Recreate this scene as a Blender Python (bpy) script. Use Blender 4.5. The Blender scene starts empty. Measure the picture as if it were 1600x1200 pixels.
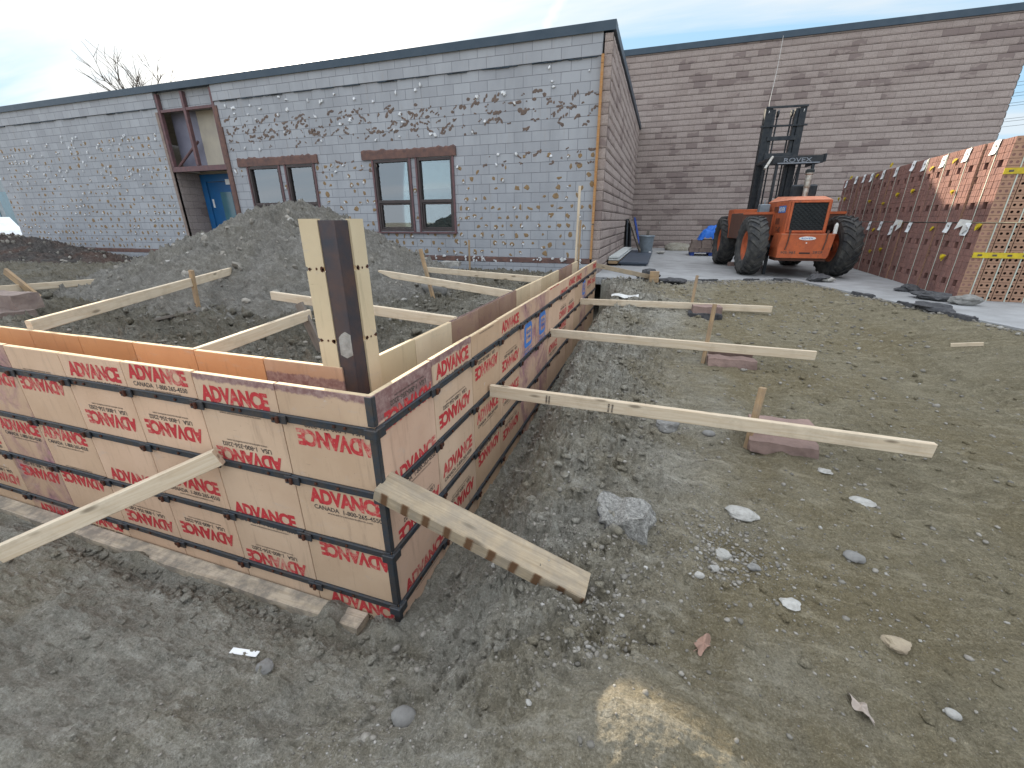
import bpy, math, random
import numpy as np
from mathutils import Vector, Matrix, Euler
R = math.radians
random.seed(7); RNG = np.random.default_rng(11)
scene = bpy.context.scene
COL = scene.collection

# ------------------------------------------------------------------ materials
def nt(m):
    m.use_nodes = True
    t = m.node_tree; t.nodes.clear(); return t
class G:
    """tiny node-graph helper"""
    def __init__(s, tree): s.t = tree
    def n(s, typ, **kw):
        nd = s.t.nodes.new(typ)
        for k, v in kw.items():
            if k.startswith('i_'):
                key = k[2:]; key = int(key) if key.isdigit() else key.replace('_', ' ')
                if isinstance(v, bpy.types.NodeSocket): s.t.links.new(v, nd.inputs[key])
                else: nd.inputs[key].default_value = v
            else: setattr(nd, k, v)
        return nd
    def link(s, a, b): s.t.links.new(a, b)
    def math(s, op, a, b=None, c=None, clamp=False):
        nd = s.t.nodes.new('ShaderNodeMath'); nd.operation = op; nd.use_clamp = clamp
        for i, v in enumerate((a, b, c)):
            if v is None: continue
            if isinstance(v, bpy.types.NodeSocket): s.t.links.new(v, nd.inputs[i])
            else: nd.inputs[i].default_value = v
        return nd.outputs[0]
    def mix(s, f, a, b, blend='MIX'):
        nd = s.t.nodes.new('ShaderNodeMix'); nd.data_type = 'RGBA'; nd.blend_type = blend
        for k, v in ((0, f), (6, a), (7, b)):
            if isinstance(v, bpy.types.NodeSocket): s.t.links.new(v, nd.inputs[k])
            elif k == 0: nd.inputs[0].default_value = v
            else: nd.inputs[k].default_value = (*v, 1) if len(v) == 3 else v
        return nd.outputs[2]
    def ramp(s, f, stops):
        nd = s.t.nodes.new('ShaderNodeValToRGB'); cr = nd.color_ramp
        while len(cr.elements) < len(stops): cr.elements.new(.5)
        for e, (p, c) in zip(cr.elements, stops):
            e.position = p; e.color = (c, c, c, 1) if not isinstance(c, tuple) else (*c, 1)
        s.t.links.new(f, nd.inputs[0]); return nd.outputs[0]
    def noise(s, vec, scale, detail=4, rough=.55, dist=0, dim='3D'):
        nd = s.t.nodes.new('ShaderNodeTexNoise'); nd.noise_dimensions = dim
        if vec is not None: s.t.links.new(vec, nd.inputs['Vector'])
        nd.inputs['Scale'].default_value = scale; nd.inputs['Detail'].default_value = detail
        nd.inputs['Roughness'].default_value = rough; nd.inputs['Distortion'].default_value = dist
        return nd.outputs[0]
    def mapping(s, vec, scale=(1, 1, 1), rot=(0, 0, 0), loc=(0, 0, 0)):
        nd = s.t.nodes.new('ShaderNodeMapping'); s.t.links.new(vec, nd.inputs[0])
        nd.inputs['Scale'].default_value = scale; nd.inputs['Rotation'].default_value = rot; nd.inputs['Location'].default_value = loc
        return nd.outputs[0]
    def obj(s): return s.t.nodes.new('ShaderNodeTexCoord').outputs['Object']
    def bump(s, h, strength=.5, dist=.01, prev=None):
        nd = s.t.nodes.new('ShaderNodeBump'); s.t.links.new(h, nd.inputs['Height'])
        nd.inputs['Strength'].default_value = strength; nd.inputs['Distance'].default_value = dist
        if prev is not None: s.t.links.new(prev, nd.inputs['Normal'])
        return nd.outputs[0]
    def out(s, col, rough=.8, metal=0., normal=None, spec=.3, **kw):
        b = s.t.nodes.new('ShaderNodeBsdfPrincipled'); o = s.t.nodes.new('ShaderNodeOutputMaterial')
        for k, v in (('Base Color', col), ('Roughness', rough), ('Metallic', metal)):
            if isinstance(v, bpy.types.NodeSocket): s.t.links.new(v, b.inputs[k])
            else: b.inputs[k].default_value = (*v, 1) if isinstance(v, tuple) and len(v) == 3 else v
        b.inputs['Specular IOR Level'].default_value = spec
        if normal is not None: s.t.links.new(normal, b.inputs['Normal'])
        for k, v in kw.items(): b.inputs[k.replace('_', ' ')].default_value = v
        s.t.links.new(b.outputs[0], o.inputs[0]); return b
M = {}
def mk(name):
    m = bpy.data.materials.new(name); M[name] = m; return G(nt(m))

def simple(name, c1, c2=None, scale=8, rough=.7, metal=0, bump=.2, bscale=None, bdist=.004, spec=.3, stretch=(1, 1, 1), rvar=True):
    g = mk(name); c2 = c2 or tuple(x * .75 for x in c1)
    v = g.mapping(g.obj(), scale=stretch)
    f = g.ramp(g.noise(v, scale, 6, .62), [(.35, 0.), (.68, 1.)])
    c = g.mix(f, c1, c2)
    if rvar:
        oi = g.n('ShaderNodeObjectInfo').outputs['Random']
        k = g.math('MULTIPLY_ADD', oi, .24, .88)
        c = g.mix(1., c, g.n('ShaderNodeCombineColor', i_0=k, i_1=k, i_2=k).outputs[0], 'MULTIPLY')
    nb = g.bump(g.noise(v, bscale or scale * 6, 5, .6), bump, bdist) if bump else None
    g.out(c, rough, metal, nb, spec)

def soil(name, dark, mid, light, brown, scale=1., amt=1.):
    g = mk(name); v = g.obj()
    n1 = g.noise(v, 1.1 * scale, 5, .6, .6)
    n2 = g.noise(v, 7 * scale, 6, .65, .4)
    n3 = g.noise(v, 45 * scale, 5, .7)
    n4 = g.noise(v, 260 * scale, 3, .7)
    c = g.mix(g.ramp(n2, [(.34, 0.), (.66, 1.)]), dark, mid)
    c = g.mix(g.ramp(n1, [(.42, 0.), (.62, .75)]), c, brown)
    c = g.mix(g.ramp(g.noise(v, 16 * scale, 6, .7, .8), [(.54, 0.), (.72, .8)]), c, light)
    c = g.mix(g.ramp(n3, [(.35, .0), (.65, 1.)]), g.mix(1., c, (.74, .74, .73), 'MULTIPLY'), c)
    st = g.noise(g.mapping(v, scale=(3.2, 16, 8), rot=(0, 0, R(24))), 1.0, 7, .7, .5)
    c = g.mix(g.ramp(st, [(.52, 0.), (.68, .55)]), c, light)
    c = g.mix(g.ramp(g.noise(v, 2.6 * scale, 7, .68, 1.2), [(.30, .5), (.44, 0.)]), c, tuple(x * .62 for x in dark))
    n5 = g.noise(v, 120 * scale, 4, .75)
    c = g.mix(g.ramp(n5, [(.34, .6), (.50, 0.)]), c, g.mix(1., c, (.50, .49, .47), 'MULTIPLY'))
    c = g.mix(g.ramp(n5, [(.56, 0.), (.70, .6)]), c, light)
    c = g.mix(g.ramp(n4, [(.60, 0.), (.72, .6)]), c, tuple(min(1, x * 1.3) for x in light))
    if name == 'soil':   # the trampled ground right of the trench is damper and browner
        px_ = g.n('ShaderNodeSeparateXYZ', i_0=v).outputs[0]
        dm = g.math('ADD', g.math('MULTIPLY', px_, .75), g.math('MULTIPLY', g.math('SUBTRACT', n1, .5), 1.6))
        dm = g.math('MULTIPLY', g.math('SUBTRACT', dm, .55, clamp=True), 1., clamp=True)
        c = g.mix(dm, c, g.mix(1., c, (.72, .665, .53), 'MULTIPLY'))
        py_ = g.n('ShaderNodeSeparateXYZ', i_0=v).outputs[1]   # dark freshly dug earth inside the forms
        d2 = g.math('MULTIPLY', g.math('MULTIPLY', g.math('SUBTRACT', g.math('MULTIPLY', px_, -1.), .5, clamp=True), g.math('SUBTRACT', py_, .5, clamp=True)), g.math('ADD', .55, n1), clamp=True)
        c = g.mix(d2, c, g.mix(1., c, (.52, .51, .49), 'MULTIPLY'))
    vo = g.n('ShaderNodeTexVoronoi', feature='F1', i_Scale=95. * scale, i_Vector=v).outputs['Distance']
    h = g.math('ADD', g.math('MULTIPLY', n3, 1.), g.math('ADD', g.math('MULTIPLY', n4, .35), g.math('MULTIPLY', n5, .55)))
    h = g.math('ADD', h, g.math('MULTIPLY', vo, -.35))
    h = g.math('ADD', h, g.math('MULTIPLY', st, .5))
    nb = g.bump(h, .85, .022)
    nb = g.bump(g.noise(v, 17 * scale, 8, .72, 1.), .8, .036, nb)
    g.out(c, .95, 0, nb, .15)
soil('soil', (.30, .282, .235), (.42, .40, .34), (.56, .535, .47), (.315, .28, .205))
soil('pile_soil', (.19, .18, .158), (.27, .255, .225), (.38, .365, .33), (.215, .20, .165), 1.)
soil('dark_pile_soil', (.075, .07, .068), (.12, .11, .10), (.18, .16, .145), (.14, .085, .065), 1.)

def wood(name, base, dark, stains=False, weather=0.):
    g = mk(name); v = g.obj()
    oi = g.n('ShaderNodeObjectInfo').outputs['Random']
    off = g.n('ShaderNodeCombineXYZ', i_0=g.math('MULTIPLY', oi, 31.), i_1=g.math('MULTIPLY', oi, 17.), i_2=0.)
    va = g.n('ShaderNodeVectorMath', operation='ADD'); g.link(v, va.inputs[0]); g.link(off.outputs[0], va.inputs[1]); v2 = va.outputs[0]
    gr = g.noise(g.mapping(v2, scale=(1.6, 34, 34)), 1.6, 5, .6, 1.2)
    c = g.mix(g.ramp(gr, [(.36, 0.), (.66, 1.)]), base, dark)
    kn = g.n('ShaderNodeTexVoronoi', feature='F1', i_Scale=1., i_Vector=g.mapping(v2, scale=(3.1, 11., 11.))).outputs['Distance']
    c = g.mix(g.ramp(kn, [(.08, .85), (.17, 0.)]), c, tuple(x * .38 for x in dark))
    c = g.mix(g.ramp(g.noise(v2, 5, 5, .7), [(.5, 0.), (.75, .5)]), c, tuple(x * .6 for x in dark))
    if weather: c = g.mix(g.ramp(g.noise(v2, 9, 6, .7), [(.4, 0.), (.6, weather)]), c, (.17, .155, .135))
    if stains:
        sx = g.n('ShaderNodeSeparateXYZ', i_0=v)
        w = g.math('FRACT', g.math('MULTIPLY', sx.outputs[0], 9.2))
        w = g.math('ABSOLUTE', g.math('SUBTRACT', w, .5))
        w = g.math('ADD', w, g.math('MULTIPLY', g.noise(v, 30, 4), .16))
        w = g.ramp(w, [(.19, .9), (.30, 0.)])
        side = g.ramp(g.math('ADD', g.math('MULTIPLY', sx.outputs[1], 1.), .5), [(.434, 1.), (.438, 0.)])
        c = g.mix(g.math('MULTIPLY', w, side), c, (.10, .045, .018))
    nb = g.bump(gr, .35, .002)
    g.out(c, .72, 0, nb, .2)
wood('pine', (.62, .53, .40), (.53, .42, .29))
wood('old_pine', (.40, .28, .16), (.30, .20, .11), weather=.35)
wood('grey_wood', (.22, .19, .16), (.14, .12, .10), weather=.5)
wood('timber', (.40, .325, .225), (.29, .225, .145), stains=True, weather=.4)
wood('plank_dirty', (.52, .44, .34), (.40, .33, .24), weather=.75)
wood('edge_ply', (.62, .50, .33), (.50, .37, .22))
wood('orange_wood', (.42, .26, .13), (.38, .17, .05))

def ply(name, base, dark, stain=0., stain_col=(.16, .075, .09), top=None, below=False):
    g = mk(name); v = g.obj()
    oi = g.n('ShaderNodeObjectInfo').outputs['Random']
    off = g.n('ShaderNodeCombineXYZ', i_0=g.math('MULTIPLY', oi, 9.), i_1=g.math('MULTIPLY', oi, 23.), i_2=g.math('MULTIPLY', oi, 5.))
    va = g.n('ShaderNodeVectorMath', operation='ADD'); g.link(v, va.inputs[0]); g.link(off.outputs[0], va.inputs[1]); v2 = va.outputs[0]
    c = g.mix(g.ramp(g.noise(v2, 2.2, 5, .6), [(.35, 0.), (.7, 1.)]), base, dark)
    k = g.math('MULTIPLY_ADD', oi, .22, .88)
    c = g.mix(1., c, g.n('ShaderNodeCombineColor', i_0=k, i_1=k, i_2=g.math('MULTIPLY_ADD', oi, .3, .82)).outputs[0], 'MULTIPLY')
    c = g.mix(g.ramp(g.noise(g.mapping(v2, scale=(1, 1, 2.5)), 5, 8, .75, .5), [(.58, 0.), (.76, .6)]), c, (.40, .35, .31))
    c = g.mix(g.ramp(g.noise(v2, 70, 4, .8), [(.66, 0.), (.72, .7)]), c, (.12, .09, .07))
    if stain:
        c = g.mix(g.ramp(g.noise(v2, 3.2, 7, .7, .6), [(.5 - stain * .28, 1.), (.62 - stain * .12, 0.)]), c,
                  g.mix(g.ramp(g.noise(v2, 26, 5, .7), [(.4, 0.), (.7, 1.)]), stain_col, tuple(min(1, x * 2.6) for x in stain_col)))
    # rubbed grey streaks, dried cement splashes and old scratches
    c = g.mix(g.ramp(g.noise(g.mapping(v2, scale=(9, 9, 1.1)), 2.2, 7, .7, .3), [(.55, 0.), (.72, .5)]), c, tuple(x * .55 for x in dark))
    c = g.mix(g.ramp(g.noise(v2, 4.2, 9, .78, 1.4), [(.63, 0.), (.70, .75)]), c, (.50, .48, .46))
    sc_ = g.noise(g.mapping(v2, scale=(2.5, 2.5, 34), rot=(R(18), R(22), 0)), 2.6, 4, .6)
    c = g.mix(g.ramp(sc_, [(.70, 0.), (.74, .6)]), c, tuple(x * .45 for x in dark))
    if top is not None:
        z_ = g.n('ShaderNodeSeparateXYZ', i_0=v).outputs[2]
        q = g.math('ADD', g.math('MULTIPLY', g.math('SUBTRACT', z_, top), -1. if below else 1.), g.math('MULTIPLY', g.math('SUBTRACT', g.noise(v, 13, 6, .7), .5), .075))
        sc2 = g.mix(g.ramp(g.noise(v2, 24, 6, .75), [(.42, 0.), (.68, 1.)]), (.17, .085, .085), (.34, .24, .22))
        c = g.mix(g.ramp(g.math('ADD', q, .5), [(.498, 0.), (.508, .92)]), c, sc2)
    g.out(c, .55, 0, g.bump(g.noise(v2, 40, 5, .7), .2, .002), .35)
ply('form_ply', (.56, .385, .262), (.475, .315, .205))
ply('form_ply_worn', (.50, .335, .225), (.42, .27, .18), .55)
ply('form_ply_purple', (.34, .235, .17), (.27, .17, .125), 1.1, (.125, .06, .075))
ply('form_ply_rim', (.56, .405, .285), (.475, .33, .225), top=1.232)
ply('form_ply_top', (.56, .385, .275), (.475, .31, .215), top=1.125)
ply('form_ply_low', (.50, .32, .22), (.42, .25, .16), top=1.195, below=True)
ply('form_ply_cream', (.60, .50, .345), (.52, .42, .28))
ply('form_ply_orange', (.52, .27, .13), (.44, .215, .10))
ply('form_ply_dark', (.18, .12, .085), (.12, .08, .06))

g = mk('red_print'); v = g.obj()
wn = g.ramp(g.math('ADD', g.math('MULTIPLY', g.noise(v, 34, 6, .8), .6), g.math('MULTIPLY', g.noise(v, 3.5, 4, .6), .5)), [(.56, 0.), (.66, .85)])
g.out(g.mix(wn, g.mix(g.noise(v, 6, 4), (.50, .045, .05), (.36, .03, .035)), (.50, .30, .22)), .6, 0, None, .2)
simple('black_print', (.04, .036, .034), (.13, .10, .08), 30, .6, bump=0, rvar=False)
simple('blue_print', (.04, .14, .42), (.07, .2, .48), 20, .6, bump=0, rvar=False)
simple('white_print', (.75, .76, .74), (.6, .6, .6), 30, .6, bump=0, rvar=False)
simple('grey_print', (.15, .18, .21), (.26, .28, .31), 30, .6, bump=0, rvar=False)
simple('steel_band', (.050, .064, .080), (.085, .072, .062), 22, .5, .55, .5, 60)
simple('post_steel', (.045, .052, .066), (.105, .068, .058), 5, .5, .5, .4, 50)
simple('rust', (.10, .035, .018), (.05, .022, .015), 30, .8, .2, .5)
simple('joint_dark', (.03, .022, .018), None, 10, .9, bump=0)

def cmu(name, c1, c2, mortar, bw=.4064, rh=.2032, zoff=0., swap=False, msize=.010, rough_face=False, tint=None, off=.5):
    g = mk(name); v = g.obj()
    s = g.n('ShaderNodeSeparateXYZ', i_0=v)
    u = s.outputs[1] if swap else s.outputs[0]
    vec = g.n('ShaderNodeCombineXYZ', i_0=u, i_1=g.math('SUBTRACT', s.outputs[2], zoff), i_2=0.).outputs[0]
    b = g.n('ShaderNodeTexBrick', offset=off, i_Vector=vec, i_Scale=1.)
    b.inputs['Color1'].default_value = (0, 0, 0, 1); b.inputs['Color2'].default_value = (1, 1, 1, 1)
    b.inputs['Mortar'].default_value = (.5, .5, .5, 1); b.inputs['Mortar Size'].default_value = msize * .5
    b.inputs['Mortar Smooth'].default_value = .15; b.inputs['Brick Width'].default_value = bw; b.inputs['Row Height'].default_value = rh
    rnd = b.outputs['Color']; fac = b.outputs['Fac']
    if tint:   # accent blocks, darker ones clustered
        patch = g.noise(g.mapping(v, scale=(.5, .5, 1.6)), 1.1, 4, .6)
        r2 = g.math('ADD', rnd, g.math('MULTIPLY', g.math('SUBTRACT', patch, .5), 3.4))
        c = g.mix(g.ramp(r2, [(.25, 0.), (.8, 1.)]), c1, c2)
        c = g.mix(g.ramp(r2, [(.93, 0.), (.96, .8)]), c, tint)
        c = g.mix(g.ramp(g.noise(v, 38, 5, .7), [(.35, .55), (.62, 0.)]), c, tuple(x * .55 for x in c2))
    else:
        c = g.mix(rnd, c1, c2)
        c = g.mix(g.ramp(g.noise(g.mapping(v, scale=(1, 1, .35)), 1.6, 6, .65), [(.4, 0.), (.68, .45)]), c, tuple(x * .72 for x in c2))
        c = g.mix(g.ramp(g.noise(g.mapping(v, scale=(3, 1, .5)), 3., 6, .7), [(.58, 0.), (.72, .35)]), c, (.30, .27, .24))
    c = g.mix(fac, c, mortar)
    h = g.math('MULTIPLY', fac, -1.)
    nb = g.bump(h, .8, .006)
    nb = g.bump(g.noise(v, 55 if not rough_face else 22, 6, .7), .6 if rough_face else .35, .014 if rough_face else .004, nb)
    g.out(c, .9, 0, nb, .15)
ZR = 1.147
cmu('cmu_blue', (.36, .375, .395), (.31, .322, .342), (.175, .18, .195), zoff=ZR)
cmu('veneer_x', (.37, .31, .28), (.31, .255, .23), (.12, .10, .09), zoff=ZR, rough_face=True, msize=.006, tint=(.20, .155, .145))
cmu('veneer_y', (.37, .31, .28), (.31, .255, .23), (.12, .10, .09), zoff=ZR, swap=True, rough_face=True, msize=.006, tint=(.20, .155, .145))
simple('flashing', (.035, .055, .075), (.05, .07, .09), 3, .45, .2, .05)
simple('roof_grey', (.2, .2, .2), None, 3, .9)
simple('red_lintel', (.17, .095, .075), (.10, .065, .06), 9, .75, .1, .5, 40)
simple('purple_steel', (.16, .085, .085), (.10, .065, .07), 9, .6, .1, .3)
simple('window_frame', (.075, .058, .055), (.05, .042, .042), 5, .5, .2, .1)
simple('blind', (.78, .80, .76), (.56, .58, .55), 3, .8, bump=0)
simple('inside_dark', (.03, .035, .035), None, 3, .9, bump=0)
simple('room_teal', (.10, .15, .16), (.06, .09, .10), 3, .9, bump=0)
simple('door_blue', (.015, .115, .30), (.02, .10, .24), 4, .4, bump=.05)
simple('cream_panel', (.40, .36, .29), (.34, .31, .26), 3, .7, bump=.05)
simple('slate_panel', (.20, .20, .25), (.15, .15, .2), 3, .5, bump=.05)
simple('adhesive', (.29, .195, .10), (.20, .135, .075), 14, .85, bump=.4)
simple('adhesive_brown', (.17, .125, .10), (.10, .075, .065), 12, .85, bump=.4)
simple('foil', (.74, .76, .78), (.50, .50, .48), 14, .4, .2, .4)
simple('concrete', (.34, .345, .345), (.24, .24, .235), 2.2, .9, bump=.5, bscale=40, rvar=False, bdist=.006)
simple('asphalt', (.045, .045, .05), (.09, .09, .09), 20, .9, bump=.9, bscale=60)
simple('sandstone', (.28, .195, .165), (.20, .14, .12), 6, .9, bump=.8, bscale=30, bdist=.012)
simple('stone_brown', (.24, .19, .16), (.17, .13, .115), 7, .9, bump=.8, bscale=30, bdist=.012)
simple('rock_grey', (.24, .235, .22), (.15, .145, .135), 16, .9, bump=.7)
simple('rock_pale', (.40, .39, .36), (.27, .26, .235), 30, .85, bump=1., bscale=70, bdist=.006)
simple('rock_tan', (.36, .30, .21), (.26, .21, .15), 18, .85, bump=.5)
simple('pebble', (.30, .285, .25), (.17, .16, .14), 25, .85, bump=.3)
simple('leaf_brown', (.29, .18, .135), (.19, .12, .09), 40, .8, bump=.3)
simple('leaf_grey', (.40, .34, .29), (.3, .25, .21), 40, .8, bump=.3)
g = mk('orange_paint'); v = g.obj()
c = g.mix(g.ramp(g.noise(v, 5, 6, .65), [(.35, 0.), (.7, 1.)]), (.50, .125, .045), (.33, .085, .04))
c = g.mix(g.ramp(g.noise(g.mapping(v, scale=(2.5, 2.5, .8)), 9, 8, .75, .4), [(.55, 0.), (.68, .8)]), c, (.13, .065, .045))
c = g.mix(g.ramp(g.noise(v, 42, 5, .8), [(.64, 0.), (.70, .8)]), c, (.06, .035, .028))
g.out(c, .6, 0, g.bump(g.noise(v, 18, 5, .7), .35, .006), .25)
simple('orange_top', (.58, .23, .13), (.50, .17, .09), 7, .6, .05, .2)
simple('rusty_panel', (.13, .060, .040), (.08, .045, .035), 6, .75, .1, .3)
simple('mast_steel', (.016, .021, .027), (.040, .044, .046), 10, .45, .4, .2)
simple('tyre_rubber', (.024, .026, .029), (.085, .082, .074), 7, .85, bump=.4)
simple('chrome', (.45, .44, .40), (.22, .18, .14), 16, .4, .7, .2)
simple('galvanised', (.22, .26, .29), (.16, .19, .21), 8, .5, .4, .2)
simple('blue_tarp', (.010, .115, .52), (.02, .17, .62), 6, .45, bump=.3)
simple('blue_paint', (.02, .06, .28), (.02, .045, .16), 8, .5)
simple('white_board', (.55, .58, .56), (.42, .44, .43), 5, .6, bump=.15)
simple('slate_sheet', (.060, .075, .10), (.045, .06, .08), 3, .5, bump=.1)
simple('bark', (.10, .085, .07), None, 12, .9)
simple('car_white', (.75, .78, .80), None, 2, .2, spec=.6, bump=0)
simple('strap', (.45, .50, .42), (.55, .58, .5), 9, .4, bump=0)
simple('tag_paper', (.78, .80, .80), (.68, .7, .7), 12, .6, bump=.1)
simple('yellow_plastic', (.62, .47, .02), (.45, .34, .03), 20, .5, bump=.5)
simple('plastic_film', (.62, .62, .58), (.48, .48, .46), 12, .35, bump=.5)
simple('brick_red', (.25, .13, .105), (.165, .09, .078), 7, .85, bump=.5, bscale=60)
simple('brick_end', (.37, .22, .145), (.28, .165, .11), 7, .85, bump=.5, bscale=60)
simple('core_dark', (.035, .018, .014), None, 7, .9, bump=0)
simple('green_hedge', (.05, .07, .03), (.08, .10, .05), 4, .9, bump=.9, bscale=9, bdist=.2)
simple('far_wall', (.30, .34, .36), None, 2, .7)
simple('far_glass', (.06, .16, .20), None, 2, .15, spec=.6, bump=0)

def glassy():
    g = mk('window_glass'); o = g.n('ShaderNodeOutputMaterial')
    gl = g.n('ShaderNodeBsdfGlossy', i_Color=(.85, .9, .92, 1), i_Roughness=.02)
    tr = g.n('ShaderNodeBsdfTransparent', i_Color=(.62, .72, .72, 1))
    fr = g.n('ShaderNodeFresnel', i_IOR=1.9)
    f = g.math('ADD', fr.outputs[0], .10)
    mx = g.n('ShaderNodeMixShader'); g.link(f, mx.inputs[0]); g.link(tr.outputs[0], mx.inputs[1]); g.link(gl.outputs[0], mx.inputs[2])
    g.link(mx.outputs[0], o.inputs[0])
glassy()

g = mk('gravel_mix'); v = g.obj()
rn = g.n('ShaderNodeNewGeometry').outputs['Random Per Island']
c = g.ramp(rn, [(0., (.15, .14, .12)), (.4, (.22, .205, .175)), (.75, (.28, .26, .225)), (.95, (.31, .29, .25)), (1., (.42, .41, .38))])
c = g.mix(g.ramp(g.noise(v, 120, 3), [(.4, 0.), (.7, .4)]), c, (.11, .10, .085))
g.out(c, .85, 0, g.bump(g.noise(v, 300, 3), .4, .002), .2)
# ------------------------------------------------------------------ mesh helpers
class MB:
    def __init__(s): s.v = []; s.f = []; s.m = []
    def add(s, vs, fs, mi=0):
        o = len(s.v); s.v.extend([tuple(p) for p in vs]); s.f.extend([[i + o for i in f] for f in fs]); s.m.extend([mi] * len(fs)); return s
    def box(s, x0, x1, y0, y1, z0, z1, mi=0, mat=None):
        vs = [(x, y, z) for z in (z0, z1) for y in (y0, y1) for x in (x0, x1)]
        if mat is not None: vs = [mat @ Vector(p) for p in vs]
        return s.add(vs, [(0, 2, 3, 1), (4, 5, 7, 6), (0, 1, 5, 4), (2, 6, 7, 3), (0, 4, 6, 2), (1, 3, 7, 5)], mi)
    def bbox(s, x0, x1, y0, y1, z0, z1, b=.004, mi=0, mat=None):
        """box with chamfered edges"""
        vs = []; fs = []
        X = (x0, x1); Y = (y0, y1); Z = (z0, z1); idx = {}
        for i in (0, 1):
            for j in (0, 1):
                for k in (0, 1):
                    sx, sy, sz = (1, -1)[i], (1, -1)[j], (1, -1)[k]
                    for a in range(3):
                        d = [b, b, b]; d[a] = 0
                        p = (X[i] + sx * d[0], Y[j] + sy * d[1], Z[k] + sz * d[2])
                        idx[(i, j, k, a)] = len(vs); vs.append(p)
        def q(*a): fs.append([idx[t] for t in a])
        for a in range(3):
            o1, o2 = [t for t in range(3) if t != a]
            for sd in (0, 1):
                loop = []
                for (u, w) in ((0, 0), (1, 0), (1, 1), (0, 1)):
                    c = [0, 0, 0]; c[a] = sd; c[o1] = u; c[o2] = w; loop.append((c[0], c[1], c[2], a))
                q(*loop)
        for a in range(3):
            o1, o2 = [t for t in range(3) if t != a]
            for u in (0, 1):
                for w in (0, 1):
                    c0 = [0, 0, 0]; c1 = [0, 0, 0]; c0[a] = 0; c1[a] = 1
                    for c in (c0, c1): c[o1] = u; c[o2] = w
                    q((*c0, o1), (*c1, o1), (*c1, o2), (*c0, o2))
        for i in (0, 1):
            for j in (0, 1):
                for k in (0, 1): q((i, j, k, 0), (i, j, k, 1), (i, j, k, 2))
        if mat is not None: vs = [mat @ Vector(p) for p in vs]
        return s.add(vs, fs, mi)
    def tube(s, pts, r, n=8, mi=0, caps=True):
        pts = [Vector(p) for p in pts]; rs = r if isinstance(r, (list, tuple)) else [r] * len(pts)
        rings = []
        for i, p in enumerate(pts):
            d = (pts[min(i + 1, len(pts) - 1)] - pts[max(i - 1, 0)]).normalized()
            a = Vector((0, 0, 1)) if abs(d.z) < .9 else Vector((1, 0, 0))
            u = d.cross(a).normalized(); w = d.cross(u)
            rings.append([p + rs[i] * (u * math.cos(2 * math.pi * k / n) + w * math.sin(2 * math.pi * k / n)) for k in range(n)])
        vs = [q for rg in rings for q in rg]; fs = []
        for i in range(len(pts) - 1):
            for k in range(n): fs.append((i * n + k, i * n + (k + 1) % n, (i + 1) * n + (k + 1) % n, (i + 1) * n + k))
        if caps: fs.append(list(range(n))[::-1]); fs.append([(len(pts) - 1) * n + k for k in range(n)])
        return s.add(vs, fs, mi)
    def lathe(s, prof, n=32, mi=0, axis='x', c=(0, 0, 0)):
        """prof: list of (offset along axis, radius)"""
        vs = []
        for (a, r) in prof:
            for k in range(n):
                t = 2 * math.pi * k / n; p = (a, r * math.cos(t), r * math.sin(t)) if axis == 'x' else (r * math.cos(t), r * math.sin(t), a)
                vs.append((p[0] + c[0], p[1] + c[1], p[2] + c[2]))
        fs = [(i * n + k, i * n + (k + 1) % n, (i + 1) * n + (k + 1) % n, (i + 1) * n + k) for i in range(len(prof) - 1) for k in range(n)]
        return s.add(vs, fs, mi)
    def prism(s, poly, d0, d1, axis='y', mi=0):
        n = len(poly)
        def P(a, b, d): return {'y': (a, d, b), 'x': (d, a, b), 'z': (a, b, d)}[axis]
        vs = [P(a, b, d0) for a, b in poly] + [P(a, b, d1) for a, b in poly]
        fs = [list(range(n)), list(range(n, 2 * n))[::-1]] + [(i, n + i, n + (i + 1) % n, (i + 1) % n) for i in range(n)]
        return s.add(vs, fs, mi)
    def build(s, name, mats, parent=None, smooth=False, fix=True):
        me = bpy.data.meshes.new(name)
        me.from_pydata(s.v, [], s.f)
        mats = mats if isinstance(mats, (list, tuple)) else [mats]
        for m in mats: me.materials.append(M[m])
        if len(mats) > 1: me.polygons.foreach_set('material_index', s.m)
        if fix:
            import bmesh
            bm = bmesh.new(); bm.from_mesh(me); bmesh.ops.recalc_face_normals(bm, faces=bm.faces); bm.to_mesh(me); bm.free()
        if smooth: me.polygons.foreach_set('use_smooth', [True] * len(me.polygons))
        me.update()
        o = bpy.data.objects.new(name, me); COL.objects.link(o); o.parent = parent
        return o
def tag(o, label=None, cat=None, group=None, kind=None):
    if label: o['label'] = label
    if cat: o['category'] = cat
    if group: o['group'] = group
    if kind: o['kind'] = kind
    return o
def root(name, label, cat, loc=(0, 0, 0), rz=0., group=None):
    o = bpy.data.objects.new(name, None); COL.objects.link(o); o.location = loc; o.rotation_euler = (0, 0, rz)
    o.empty_display_size = .1
    return tag(o, label, cat, group)
def kids(o): return [c for c in bpy.data.objects if c.parent == o]
def copy_tree(o, parent=None):
    c = o.copy(); COL.objects.link(c); c.parent = parent
    for ch in kids(o): copy_tree(ch, c)
    return c

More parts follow.
